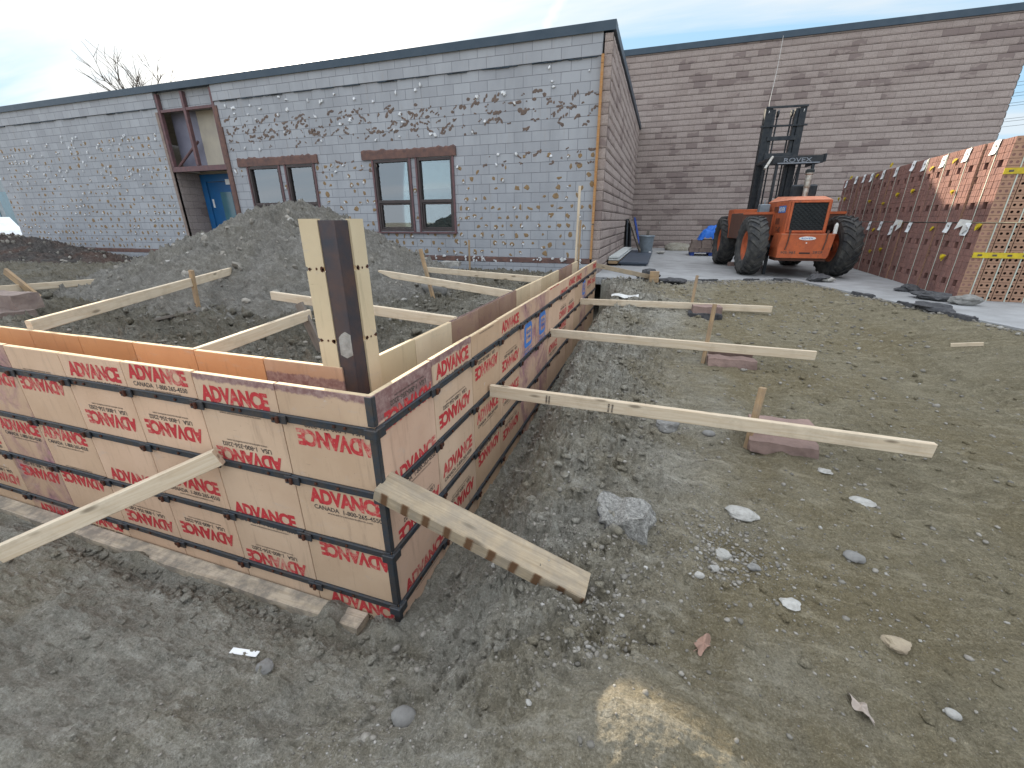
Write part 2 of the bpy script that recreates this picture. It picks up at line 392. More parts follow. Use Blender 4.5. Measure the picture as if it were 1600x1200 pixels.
# ------------------------------------------------------------------ numpy noise
_perm = RNG.permutation(256); _perm = np.concatenate([_perm, _perm, _perm])
_gr = np.stack([np.cos(np.arange(256) * 2.39996), np.sin(np.arange(256) * 2.39996)], 1)
def perlin(x, y):
    xi = np.floor(x).astype(int); yi = np.floor(y).astype(int); xf = x - xi; yf = y - yi
    u = xf ** 3 * (xf * (xf * 6 - 15) + 10); v = yf ** 3 * (yf * (yf * 6 - 15) + 10)
    def gd(a, b):
        g = _gr[_perm[_perm[(xi + a) & 255] + ((yi + b) & 255)] & 255]
        return g[..., 0] * (xf - a) + g[..., 1] * (yf - b)
    return ((gd(0, 0) * (1 - u) + gd(1, 0) * u) * (1 - v) + (gd(0, 1) * (1 - u) + gd(1, 1) * u) * v) * 1.5
def fbm(x, y, f=1., o=5, g=.5, ridged=False):
    s = 0.; a = 1.
    for i in range(o):
        n = perlin(x * f + i * 17.3, y * f - i * 9.1)
        s = s + a * ((1 - 2 * np.abs(n)) if ridged else n); f *= 2.03; a *= g
    return s
def sm(t): t = np.clip(t, 0, 1); return t * t * (3 - 2 * t)

def slab_edge_y(x):
    return np.interp(x, [-3, .0, 1.2, 2.4, 3.4, 3.75, 4.05, 4.45, 4.85, 5.3, 9], [7.9, 7.9, 7.75, 8.15, 8.6, 8.5, 7.5, 6.2, 4.85, 3.8, -2.])
def hgt(x, y, detail=True):
    x = np.asarray(x, float); y = np.asarray(y, float)
    wx = x + .10 * fbm(x, y, .9, 3); wy = y + .10 * fbm(x + 40, y, .9, 3)
    right = .51 + .315 * sm(1 - (slab_edge_y(x) + .05 - y) / 5.8)
    front = -.125 + .13 * sm((-wy - .12) / .20) + .16 * sm((-wy - .3) / .9)
    floor = -.05 + .16 * sm((y - 1.5) / 4)
    lower = np.where(y > 0, floor, np.where(y > -.25, floor + (front - floor) * sm(-y / .25), front))
    b = np.interp(y, [-1.5, -.3, .6, 2., 4., 6.9, 7.5, 8.5], [1.25, .95, .70, .50, .42, .45, .10, .10])
    a = np.interp(y, [-1.5, -.2, .6, 2., 7.], [-.2, .05, .14, .12, .10])
    w = sm((wx - a) / (b - a))
    z = lower + (right - lower) * w
    z = z + .09 * np.exp(-(((x + .38) / .08) ** 2 + ((y + .10) / .07) ** 2)) + .10 * np.exp(-(((x + .02) / .13) ** 2 + ((y + .10) / .07) ** 2)) + .05 * np.exp(-(((x + 1.9) / .2) ** 2 + ((y + .10) / .05) ** 2))
    berm = np.exp(-((wx - b - .1) / .28) ** 2) * sm((y + .2) / .8) * (1 - sm((y - 6) / 1.5))
    z = z + .05 * berm
    z = z + .13 * np.exp(-(((x - 1.19) / .25) ** 2 + ((y + .52) / .19) ** 2))
    z = z - .05 * np.exp(-(((x - .92) / .14) ** 2 + ((y - .02) / .10) ** 2))
    z = z - .06 * np.exp(-(((x - .55) / .25) ** 2 + ((y + .25) / .07) ** 2))
    inside = (x < -.44) & (y > .44)
    zi = .93 + .06 * fbm(x, y, .5, 3) - .10 * sm((y - 5) / 3) + .10 * np.exp(-((x + 7.5) / 2.5) ** 2) * sm((3 - y) / 2)
    z = np.where(inside, zi, z)
    core = ((x < -.02) & (y > .02)) & ~inside
    z = np.where(core, -.14, z)
    if detail:
        amp = .014 + .026 * np.exp(-((wx - .75) / .5) ** 2) * sm((y + .9) / .6) + .008 * sm((.6 - wx) / .8) * (~inside) + .035 * inside
        amp = np.where(x > 1.5, .010 + .006 * sm((y - 3) / 3), amp)
        amp = amp * (1 - .85 * np.exp(-(((x - 1.19) / .26) ** 2 + ((y + .50) / .20) ** 2)))
        amp = amp + .016 * np.exp(-((wx - .55) / .3) ** 2) * sm((y - .1) / .8) * (y < 7.3)
        n = fbm(x, y, 2.2, 4, .5) * .9
        rg = fbm(x * .75 + .35 * y + 5, y * 1.3 - .2 * x, 3.4, 6, .55, True) - 1.0
        dig = fbm(x + 9, y + 3, 9., 5, .6)
        z = z + amp * (1.2 * n + .75 * rg + .45 * dig)
        z = z + (.003 + .11 * np.clip(amp, 0, .045)) * fbm(x, y, 21., 5, .62)
        clod = np.maximum(0, fbm(x + 3, y + 8, 13., 4, .6) - .22) * sm((amp - .010) / .03)
        z = z + .10 * clod
        for (xa, ya, xb, yb) in ((1.5, 6.8, 3.2, .2), (2.9, 7.2, 4.4, 1.2), (2.3, 3.2, 1.25, -.6), (-2.6, -.55, .5, -1.15), (-2.8, -.9, .2, -.55)):
            dx, dy = xb - xa, yb - ya; L = math.hypot(dx, dy); dd = ((x - xa) * dy - (y - ya) * dx) / L + .05 * fbm(x, y, 1.4, 2); tt = ((x - xa) * dx + (y - ya) * dy) / L / L
            z = z + (-.022 * np.exp(-(dd / .10) ** 2) + .014 * np.exp(-((np.abs(dd) - .17) / .05) ** 2)) * sm(tt * 6) * sm((1 - tt) * 6) * (1 + .5 * np.sin(tt * L * 34.))
        z = z + .35 * amp * np.maximum(0, fbm(x * .6 + y * .5, y * .8 - x * .3, 6., 5, .55, True) - 1.15)
        z = np.where(core, -.14, z)
    strip = (x < -.16) & (y > -.125) & (y < .04) & (x > -5.4)
    z = np.where(strip, np.minimum(z, -.085 + .11 * np.exp(-((x + .40) / .07) ** 2) + .07 * np.exp(-((x + 1.9) / .12) ** 2 - ((y + .12) / .05) ** 2) + .02 * fbm(x * 1., y, 7., 3)), z)
    z = np.where((y > slab_edge_y(x) + .12) & (x > -.4), np.minimum(z, .79), z)
    z = np.where((x > -.1) & (x < .12) & (y > 0) & (y < 7), np.minimum(z, floor + .03), z)
    return z
def hz(x, y): return float(hgt(np.array([x]), np.array([y]))[0])

def grid_mesh(name, X, Y, Z, mat, parent=None):
    ny, nx = X.shape
    co = np.stack([X, Y, Z], -1).reshape(-1, 3).astype(np.float32)
    i = np.arange(ny - 1)[:, None] * nx + np.arange(nx - 1)[None, :]
    q = np.stack([i, i + 1, i + nx + 1, i + nx], -1).reshape(-1)
    me = bpy.data.meshes.new(name); nf = (ny - 1) * (nx - 1)
    me.vertices.add(len(co)); me.vertices.foreach_set('co', co.ravel())
    me.loops.add(nf * 4); me.loops.foreach_set('vertex_index', q.astype(np.int32))
    me.polygons.add(nf); me.polygons.foreach_set('loop_start', np.arange(0, nf * 4, 4, dtype=np.int32))
    me.polygons.foreach_set('use_smooth', np.ones(nf, bool))
    me.update(calc_edges=True); me.materials.append(M[mat])
    o = bpy.data.objects.new(name, me); COL.objects.link(o); o.parent = parent; return o
def warp(lo, hi, c, a, n):
    u0 = math.asinh((lo - c) / a); u1 = math.asinh((hi - c) / a)
    return c + a * np.sinh(np.linspace(u0, u1, n))

# ------------------------------------------------------------------ camera, sky, sun
cam = bpy.data.cameras.new('camera'); co = bpy.data.objects.new('camera', cam); COL.objects.link(co); scene.camera = co
cam.sensor_width = 36; cam.lens = 36 * 661.8 / 1600; cam.clip_end = 3000; cam.clip_start = .02
yaw, pit, rol = -.3236, .3675, -.004
fw = Vector((math.sin(yaw) * math.cos(pit), math.cos(yaw) * math.cos(pit), -math.sin(pit)))
r0 = Vector((math.cos(yaw), -math.sin(yaw), 0)); u0 = r0.cross(fw)
rr = r0 * math.cos(rol) + u0 * math.sin(rol); uu = -r0 * math.sin(rol) + u0 * math.cos(rol)
mw = Matrix((rr, uu, -fw)).transposed().to_4x4(); mw.translation = (1.1017, -1.387, 1.9682)
co.matrix_world = mw
def ray(px, py): return (fw * 661.8 + rr * (px - 800) - uu * (py - 600)).normalized()

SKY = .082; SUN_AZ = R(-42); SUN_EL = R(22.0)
sd = Vector((math.sin(SUN_AZ) * math.cos(SUN_EL), math.cos(SUN_AZ) * math.cos(SUN_EL), math.sin(SUN_EL)))
sl = bpy.data.lights.new('sun', 'SUN'); sl.energy = 4.5; sl.angle = R(.5); sl.color = (1., .86, .66)
so = bpy.data.objects.new('sun', sl); COL.objects.link(so); so.rotation_euler = (-sd).to_track_quat('-Z', 'Y').to_euler(); so.location = (-8, 8, 20)

w = bpy.data.worlds.new('World'); scene.world = w; w.use_nodes = True; t = w.node_tree; t.nodes.clear(); g = G(t)
sky = g.n('ShaderNodeTexSky', sky_type='NISHITA', sun_disc=False, sun_elevation=SUN_EL, sun_rotation=SUN_AZ, air_density=1.1, dust_density=.6, ozone_density=1.6)
gen = g.n('ShaderNodeTexCoord').outputs['Generated']
sp = g.n('ShaderNodeSeparateXYZ', i_0=gen)
zz = g.math('MAXIMUM', sp.outputs[2], .03)
zz = g.math('ADD', zz, .12)
pl = g.n('ShaderNodeCombineXYZ', i_0=g.math('DIVIDE', sp.outputs[0], zz), i_1=g.math('DIVIDE', sp.outputs[1], zz), i_2=0.).outputs[0]
mp = g.mapping(pl, scale=(.22, 1.0, 1), rot=(0, 0, R(-28)), loc=(.75, .55, 0))
cl = g.noise(mp, 1.25, 7, .55, .5)
cl2 = g.noise(g.mapping(pl, scale=(.6, .9, 1), loc=(3, 1, 0)), .5, 3, .5)
cf = g.ramp(g.math('ADD', g.math('MULTIPLY', cl, .75), g.math('MULTIPLY', cl2, .35)), [(.49, 0.), (.60, .9)])
sdn = g.n('ShaderNodeVectorMath', operation='DOT_PRODUCT'); g.link(gen, sdn.inputs[0]); sdn.inputs[1].default_value = sd
glow = g.math('POWER', g.math('MAXIMUM', sdn.outputs['Value'], 0.), 130.)
glow3 = g.math('POWER', g.math('MAXIMUM', sdn.outputs['Value'], 0.), 26.)
glow2 = g.math('POWER', g.math('MAXIMUM', sdn.outputs['Value'], 0.), 4.)
ccol = g.mix(glow2, (4.6, 5.1, 5.5), (6.6, 6.6, 6.4))
skyc = g.mix(.86, sky.outputs[0], (2.7, 4.4, 5.9))
skyc = g.mix(cf, skyc, ccol)
skyc = g.mix(g.math('MULTIPLY', glow, 1., clamp=True), g.mix(g.math('MULTIPLY', glow3, .75), skyc, (8.2, 8.0, 7.5)), (120, 110, 96))
def trail(p, q, width, strength, col):
    global skyc
    d1 = ray(*p); d2 = ray(*q); n = d1.cross(d2).normalized(); mid = (d1 + d2).normalized(); half = d1.dot(mid)
    a = g.n('ShaderNodeVectorMath', operation='DOT_PRODUCT'); g.link(gen, a.inputs[0]); a.inputs[1].default_value = n
    b = g.n('ShaderNodeVectorMath', operation='DOT_PRODUCT'); g.link(gen, b.inputs[0]); b.inputs[1].default_value = mid
    wob = g.math('MULTIPLY', g.math('SUBTRACT', g.noise(gen, 60, 3), .5), width * 1.2)
    f = g.math('SUBTRACT', 1., g.math('DIVIDE', g.math('ABSOLUTE', g.math('ADD', a.outputs['Value'], wob)), width), clamp=True)
    e = g.math('DIVIDE', g.math('SUBTRACT', b.outputs['Value'], half), (1 - half) * .35, clamp=True)
    skyc = g.mix(g.math('MULTIPLY', g.math('MULTIPLY', f, e), strength), skyc, col)
trail((650, 8), (694, 72), .0035, .9, (8, 8, 8))
trail((900, -40), (848, 48), .011, .55, (7, 7.4, 7.6))
trail((60, 0), (420, 95), .030, .55, (7.6, 7.8, 7.8))
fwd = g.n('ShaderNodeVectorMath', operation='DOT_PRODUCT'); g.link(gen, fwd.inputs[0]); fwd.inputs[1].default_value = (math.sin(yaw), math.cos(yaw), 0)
# brightness added to the unseen sky overhead and behind the camera, as fill light
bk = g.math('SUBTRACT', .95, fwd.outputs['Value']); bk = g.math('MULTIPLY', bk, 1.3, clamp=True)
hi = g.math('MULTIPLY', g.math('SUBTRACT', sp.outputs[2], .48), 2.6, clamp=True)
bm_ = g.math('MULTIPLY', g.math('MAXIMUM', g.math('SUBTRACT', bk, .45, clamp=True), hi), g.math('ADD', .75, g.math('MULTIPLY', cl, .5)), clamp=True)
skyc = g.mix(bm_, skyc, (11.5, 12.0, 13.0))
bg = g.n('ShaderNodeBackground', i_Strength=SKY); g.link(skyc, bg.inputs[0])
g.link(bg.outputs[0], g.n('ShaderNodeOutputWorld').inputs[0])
vs = scene.view_settings; vs.view_transform = 'Standard'; vs.look = 'None'; vs.gamma = 1; vs.use_curve_mapping = False; vs.exposure = 1.08
scene.cycles.use_denoising = True
scene.cycles.max_bounces = 6

# ------------------------------------------------------------------ ground
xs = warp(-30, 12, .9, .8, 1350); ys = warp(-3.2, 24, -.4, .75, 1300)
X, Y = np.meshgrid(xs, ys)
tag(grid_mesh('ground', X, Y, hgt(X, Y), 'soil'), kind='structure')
far = MB().add([(-600, -400, .35), (600, -400, .35), (600, 700, .35), (-600, 700, .35)], [(0, 1, 2, 3)])
# the far sheet is a ring so that it does not run under the detailed ground
far = MB()
for (a0, a1, b0, b1) in ((-600, -29.9, -400, 700), (11.9, 600, -400, 700), (-29.9, 11.9, -400, -3.1), (-29.9, 11.9, 23.9, 700)):
    far.add([(a0, b0, .5), (a1, b0, .5), (a1, b1, .5), (a0, b1, .5)], [(0, 1, 2, 3)])
tag(far.build('terrain', 'soil', fix=False), kind='structure')

# concrete pad with a ragged broken edge, one sheet 5 cm thick
n = 420; ex = np.linspace(-.19, 9, n); ey = slab_edge_y(ex) + .10 * fbm(ex, ex * 0 + 3, 3., 5, .65) + .02
mb = MB(); tops = [(float(a), float(b), .85) for a, b in zip(ex, ey)]
poly = tops + [(30, -2, .85), (30, 20, .85), (-.19, 20, .85)]
mb.add(poly, [list(range(len(poly)))[::-1]])
for a, b in zip(tops[:-1], tops[1:]): mb.add([a, b, (b[0], b[1], .70), (a[0], a[1], .70)], [(0, 1, 2, 3)])
slab = tag(mb.build('concrete_pad', 'concrete', fix=False), kind='structure')
g = G(M['concrete'].node_tree)

for q, (x_, w_, lb) in enumerate(((2.1, .5, 'left of the forklift'), (2.9, .4, 'in front of the forklift'), (3.5, .35, 'near the right rear tyre'), (4.25, .5, 'beside the bend of the pad'), (4.5, .4, 'midway along the slanting pad edge'), (4.72, .45, 'low on the slanting pad edge'))):
    th_ = np.linspace(0, 6.2832, 27)[:-1]; yq = float(slab_edge_y(x_)); mbq = MB(); rr_ = [.5 + .5 * random.random() for _ in th_]
    ag = math.atan2(float(slab_edge_y(x_ + .05)) - yq, .05)
    pt = [(w_ * .55 * c_ * math.cos(t_), .075 * c_ * math.sin(t_)) for c_, t_ in zip(rr_, th_)]
    mbq.add([(a, b, -.03) for a, b in pt] + [(a * .92, b * .85, .03 + .015 * random.random()) for a, b in pt], [(i, (i + 1) % 26, 26 + (i + 1) % 26, 26 + i) for i in range(26)] + [tuple(range(26, 52))])
    o = mbq.build('asphalt_crust', 'asphalt'); o.location = (x_, yq - .02, .835); o.rotation_euler = (0, 0, ag); tag(o, 'broken black asphalt crust on the pad edge ' + lb, 'asphalt crust', 'asphalt crusts along the pad edge')

# ------------------------------------------------------------------ soil heaps
def heap(name, label, cx, cy, rx, ry, h0, top, mat, seed, nx=420, skew=0., rxr=None):
    th = np.linspace(0, 2 * np.pi, nx); rd = np.linspace(0, 1.12, 240)
    T, Q = np.meshgrid(th, rd)
    x = np.where(np.cos(T) > 0, rxr or rx, rx) * Q * np.cos(T); y = ry * Q * np.sin(T)
    xx = x + cx; yy = y + cy
    q = Q * (1 + .10 * fbm(np.cos(T) * 1.5 + seed, np.sin(T) * 1.5, 1., 3))
    prof = np.interp(q, [0, .08, .18, .35, .75, 1., 1.2], [1, .975, .90, .70, .25, .03, -.12])
    s2 = np.exp(-((x + skew) / .5) ** 2 - (y / .7) ** 2) * .0
    z = h0 + (top - h0) * prof + s2
    z = z + .055 * fbm(xx, yy, 1.3, 4) + .03 * (fbm(xx, yy * .6, 5., 5, .6, True) - 1) * sm(1.1 - Q) + .010 * fbm(xx, yy, 24., 4, .65)
    slump = fbm(xx * .8, yy * .8, 1.1, 3); z = z + .05 * np.maximum(0, slump - .1) * sm((1.05 - Q) / .2)
    z = z + .055 * (fbm(xx, yy * .7 + xx * .2, 3.2, 6, .58, True) - 1) * sm((1.08 - Q) / .15) + .10 * np.maximum(0, fbm(xx + 7, yy, 5.5, 4, .6) - .3) + .022 * fbm(xx, yy, 13., 4, .65)
    o = grid_mesh(name, xx - cx, yy - cy, z, mat); o.location = (cx, cy, 0)
    import bmesh
    bm = bmesh.new(); bmesh.ops.create_icosphere(bm, subdivisions=1, radius=.5); bv = [v.co.copy() for v in bm.verts]; bf = [[v.index for v in f.verts] for f in bm.faces]; bm.free()
    st = MB()
    for _ in range(1500):
        i = int(RNG.integers(4, Q.shape[0] - 14)); j = int(RNG.integers(0, Q.shape[1])); r_ = .02 + .10 * random.random() ** 4
        if random.random() > Q[i, j] + .1: continue
        rt_ = Euler((random.random() * 6, random.random() * 6, random.random() * 6)).to_matrix(); c0 = Vector((xx[i, j] - cx, yy[i, j] - cy, z[i, j] + r_ * .15))
        st.add([c0 + rt_ @ Vector((p.x * 1.3, p.y, p.z * .7)) * r_ * random.uniform(.8, 1.2) for p in bv], bf)
    so_ = st.build('stones', 'gravel_mix', o, fix=False); so_['kind'] = 'stuff'
    return tag(o, label, 'dirt pile')
heap('dirt_pile', 'tall grey gravelly soil heap behind the corner post, in front of the building door', -4.9, 4.9, 4.6, 2.9, .90, 2.24, 'pile_soil', 3, rxr=3.0)
heap('dirt_pile', 'dark low soil heap at the left end of the block wall', -18.4, 7.0, 4.6, 2.2, .80, 1.56, 'dark_pile_soil', 9, 300)

# ------------------------------------------------------------------ concrete forms
W = .5313; ZT = 1.269; BZ = [1.103, .762, .413, .067]
def text_mesh(body, width, height, bold=.0, spacing=1.):
    cu = bpy.data.curves.new('t', 'FONT'); cu.body = body; cu.size = 1; cu.offset = bold; cu.space_character = spacing; cu.resolution_u = 3
    ob = bpy.data.objects.new('t', cu); COL.objects.link(ob); bpy.context.view_layer.update()
    dg = bpy.context.evaluated_depsgraph_get(); me = bpy.data.meshes.new_from_object(ob.evaluated_get(dg))
    vs = np.array([v.co[:] for v in me.vertices]); fs = [tuple(p.vertices) for p in me.polygons]
    bpy.data.objects.remove(ob); bpy.data.curves.remove(cu); bpy.data.meshes.remove(me)
    lo = vs.min(0); hi = vs.max(0)
    u = ((vs[:, 0] - lo[0]) / (hi[0] - lo[0]) - .5) * width; v = ((vs[:, 1] - lo[1]) / (hi[1] - lo[1]) - .5) * height
    return u, v, fs
def clipped(T, du, dv, flip, ulim, vlim):
    """place a 2-D text, keep only faces inside the panel"""
    u, v, fs = T; s = -1 if flip else 1
    U = u * s + du; V = v * s + dv; out = []
    for f in fs:
        if all(ulim[0] < U[i] < ulim[1] for i in f) and all(vlim[0] < V[i] < vlim[1] for i in f): out.append(f)
    return U, V, out
T_ADV = text_mesh('ADVANCE', .44, .092, .05, .97)
T_CAN = text_mesh('CANADA  1-800-265-4550', .405, .027, .02)
T_USA = text_mesh('USA  1-800-356-2202', .33, .027, .02)
T_WWW = text_mesh('www.advanceconcreteform.com', .27, .0125, .004)
def subdiv_clip(T, du, dv, flip, vmax, vmin):
    """clip polygons at the panel top / bottom by clamping v (letters cut by the edge)"""
    u, v, fs = T; s = -1 if flip else 1
    U = u * s + du; V = np.clip(v * s + dv, vmin, vmax); out = []
    for f in fs:
        if max(V[i] for i in f) - min(V[i] for i in f) > 1e-5: out.append(f)
    return U, V, out
def prints(prs, xo, plane, parent, hi, lo):
    """prs = [(kind, z)], kind C upright Canada block, U upside-down USA block"""
    for kind, z in prs:
        fl = kind == 'U'; s = -1 if fl else 1
        for T, dv, nm_, mt_ in ((T_ADV, 0, 'lettering', 'red_print'), (T_CAN if kind == 'C' else T_USA, -.069 * s, 'phone_number', 'black_print'), (T_WWW, -.095 * s, 'web_address', 'black_print')):
            U_, V_, fs = subdiv_clip(T, xo * (1 if not fl else 1) + (0 if T is not T_WWW else .01), z + dv, fl, hi, lo)
            if not fs: continue
            MB().add([plane(a, b) for a, b in zip(U_, V_)], fs).build(nm_, mt_, parent, fix=False)

def logo(plane, uc, zc, parent):
    b = MB(); r = .085
    def ring(x0, x1, z0, z1, c):
        return [(x0 + c, z0), (x1 - c, z0), (x1, z0 + c), (x1, z1 - c), (x1 - c, z1), (x0 + c, z1), (x0, z1 - c), (x0, z0 + c)]
    o = ring(uc - .13, uc + .12, zc - .11, zc + .12, .03); i = ring(uc - .075, uc + .10, zc - .07, zc + .075, .015)
    vs = [plane(*p) for p in o] + [plane(*p) for p in i]
    b.add(vs, [(k, (k + 1) % 8, 8 + (k + 1) % 8, 8 + k) for k in range(8)])
    for k, (txt, wd) in enumerate((('WESTERN', .13), ('FORMS', .13))):
        U_, V_, fs = clipped(text_mesh(txt, wd, .034, .02), uc + .012, zc + .030 - .05 * k, False, (-9, 9), (-9, 9))
        b.add([plane(a, c) for a, c in zip(U_, V_)], fs)
    for k, (txt, wd, h_) in enumerate((('ALUMINUM PLYWOOD', .26, .014), ('1-800-821-3870', .28, .030))):
        U_, V_, fs = clipped(text_mesh(txt, wd, h_, .015), uc, zc - .135 - .035 * k, False, (-9, 9), (-9, 9))
        b.add([plane(a, c) for a, c in zip(U_, V_)], fs)
    b.build('logo', 'blue_print', parent, fix=False)

def form_run(name, label, axis, n, face, sgn, mats, prn=None, bands=True, z0=-.13, zt=ZT, thick=.03, logos=(), start=0.):
    """axis 'x': run to -X on plane y=face ; axis 'y': run to +Y on plane x=face. sgn = outward sign of the visible face"""
    if axis == 'x': rt = root(name, label, 'concrete form', (0, face, 0))
    else: rt = root(name, label, 'concrete form', (face, 0, 0))
    for k in range(n):
        a0 = start + k * W + .0028; a1 = start + (k + 1) * W - .0028
        zj = zt + random.uniform(-.004, .003)
        p = MB()
        if axis == 'x': p.bbox(-a1, -a0, min(0, -sgn * thick), max(0, -sgn * thick), z0, zj, .0015)
        else: p.bbox(min(0, -sgn * thick), max(0, -sgn * thick), a0, a1, z0, zj, .0015)
        # each panel carries its own dark edge rail behind the joint and raw plywood top edge
        if axis == 'x': p.box(-a1 + .004, -a0 - .004, min(-sgn * .003, -sgn * (thick - .003)), max(-sgn * .003, -sgn * (thick - .003)), zj, zj + .0016, 1)
        else: p.box(min(-sgn * .003, -sgn * (thick - .003)), max(-sgn * .003, -sgn * (thick - .003)), a0 + .004, a1 - .004, zj, zj + .0016, 1)
        po = p.build('panel', [mats[k % len(mats)], 'edge_ply' if mats[k % len(mats)] != 'form_ply_purple' else 'red_lintel'], rt)
        e = .0012 * sgn
        if axis == 'x': plane = lambda u, v, c=-(a0 + a1) / 2: (c + u, e, v)
        else: plane = lambda u, v, c=(a0 + a1) / 2: (e, c + u, v)
        if prn and k < len(prn) and prn[k]: prints(prn[k][1], prn[k][0], plane, po, zj - .002, z0 + .01)
        if k in logos:
            logo(plane, 0, .955, po)
        if not bands:   # tie holes and rust spots near the joints
            hb = MB()
            for zc in (1.0, .74):
                for _ in range(7):
                    uu_ = -W / 2 + abs(random.gauss(0.02, .02)); vv_ = zc + random.gauss(0, .012); r_ = random.uniform(.004, .010) if _ else .016
                    pts = [plane(uu_ + r_ * math.cos(t_) * random.uniform(.8, 1.2), vv_ + r_ * math.sin(t_)) for t_ in np.linspace(0, 2 * math.pi, 9)[:-1]]
                    hb.add(pts, [list(range(8))])
            hb.build('tie_hole', 'rust', po, fix=False)
    jb = MB()
    for k in range(1, n):
        c_ = start + k * W
        if axis == 'x': jb.box(-c_ - .010, -c_ + .010, min(-sgn * .006, -sgn * .028), max(-sgn * .006, -sgn * .028), z0, zt - .012)
        else: jb.box(min(-sgn * .006, -sgn * .028), max(-sgn * .006, -sgn * .028), c_ - .010, c_ + .010, z0, zt - .012)
    if False: jb.build('side_rail', 'joint_dark', rt)
    if bands:
        L0 = start; L1 = start + n * W
        for bz in BZ:
            b = MB(); hgt_ = .040
            N_ = int(n * 2)
            for k in range(n):   # slightly bowed bar pieces, overlapping clamps at the joints
                a0 = L0 + k * W; a1 = a0 + W; dz = random.uniform(-.003, .003)
                def bx(u0_, u1_, d0, d1, z_0, z_1, mi=0):
                    if axis == 'x': b.bbox(-u1_, -u0_, min(sgn * d0, sgn * d1), max(sgn * d0, sgn * d1), z_0, z_1, .002, mi)
                    else: b.bbox(min(sgn * d0, sgn * d1), max(sgn * d0, sgn * d1), u0_, u1_, z_0, z_1, .002, mi)
                bx(a0 + .001, a1 - .001, .0, .012, bz - hgt_ / 2 + dz, bz + hgt_ / 2 + dz)
                bx(a0 + .002, a1 - .002, .012, .016, bz + hgt_ / 2 - .008 + dz, bz + hgt_ / 2 + dz - .0005)
                if k:
                    bx(a0 - .055, a0 + .035, .0165, .026, bz - .027, bz + .018)
                    bx(a0 - .018, a0 - .002, .026, .038, bz - .022, bz + .012, 1)
                    bx(a0 + .012, a0 + .024, .026, .034, bz - .012, bz + .004, 1)
                for _ in range(2):
                    c_ = a0 + random.uniform(.12, W - .1); bx(c_, c_ + .014, .012, .020, bz - .006, bz + .008, 1)
            b.build('steel_band', ['steel_band', 'rust'], rt)
    return rt

F, WN, PU, CR, ORG, DK = 'form_ply', 'form_ply_worn', 'form_ply_purple', 'form_ply_cream', 'form_ply_orange', 'form_ply_dark'
prL = [(.035, [('U', 1.010), ('C', .680), ('U', .335), ('C', -.002)]), (-.01, [('C', 1.165), ('U', .815), ('C', .462), ('U', .125)]),
       (.0, [('C', 1.225), ('U', .895), ('C', .560), ('U', .195)]), (.01, [('C', 1.185), ('U', .880), ('C', .480), ('U', .160)]),
       (-.02, [('U', 1.035), ('C', .690), ('U', .345), ('C', .02)]), (.02, [('U', 1.030), ('C', .675), ('U', .30), ('C', -.03)]),
       (.0, [('C', 1.18), ('U', .86), ('C', .53), ('U', .17)]), (.01, [('U', 1.00), ('C', .68), ('U', .34)]), (0, [('C', 1.16), ('U', .80), ('C', .47)]), (0, [('U', 1.02), ('C', .66)])]
form_run('concrete_form', 'long row of tan plywood forms with red lettering and steel bands facing left foreground', 'x', 10, 0., -1, ['form_ply_rim', 'form_ply_rim', F, F, F, WN, F, F, F, F], prL)
prR = [(.03, [('U', 1.115), ('C', .790), ('U', .455), ('C', .11)]), (-.005, [('C', 1.185), ('U', .875), ('C', .545), ('U', .20)]),
       (.0, [('C', 1.35), ('U', .985), ('C', .650), ('U', .30)]), (.01, [('C', 1.19), ('U', .865), ('C', .60), ('U', .24)]),
       None, None, (0, [('U', 1.30), ('C', .56)]), (0, [('C', 1.12), ('U', .86), ('C', .70)]), (0, [('C', 1.19), ('U', .84)]),
       (.0, [('C', 1.18)]), None, (0, [('C', .98)]), (0, [('C', 1.20), ('U', .95)])]
form_run('concrete_form', 'long row of tan plywood forms with blue logos running toward the brick wall', 'y', 13, 0., 1,
         ['form_ply_top', 'form_ply_rim', F, F, WN, WN, F, F, F, F, WN, F, F], prR, logos=(4, 5, 10))
form_run('concrete_form', 'low inner row of bare orange plywood forms behind the left lettered row', 'x', 9, .33, 1, ['form_ply_low', ORG, ORG, ORG, ORG, ORG, ORG, ORG, ORG],
         None, bands=False, start=.33 + .06, zt=1.262)
form_run('concrete_form', 'inner row of cream and purple plywood forms beside the right lettered row', 'y', 12, -.33, -1 * -1, [CR, CR, PU, PU, PU, CR, CR, CR, CR, PU, PU, CR],
         None, bands=False, start=.33 + .06, zt=1.262)
# the corner where the two outer rows meet: steel angle
rt = root('corner_angle', 'dark steel angle strip joining the two lettered form rows at the near corner', 'steel angle', (0, 0, 0))
mb = MB(); segs = [(ZT - .002, BZ[0] + .024), (BZ[0] - .024, BZ[1] + .024), (BZ[1] - .024, BZ[2] + .024), (BZ[2] - .024, BZ[3] + .024), (BZ[3] - .024, -.10)]
for a, b_ in segs:
    mb.bbox(-.030, .0045, -.0065, -.0005, b_, a, .001); mb.bbox(.0005, .0065, -.0005, .022, b_, a, .001)
mb.build('angle_strip', 'steel_band', rt)
for z_ in BZ: MB().bbox(-.034, .030, -.034, -.0145, z_ - .026, z_ + .022, .003).bbox(.0135, .030, -.0140, .040, z_ - .026, z_ + .022, .003).build('corner_clamp', 'steel_band', rt)

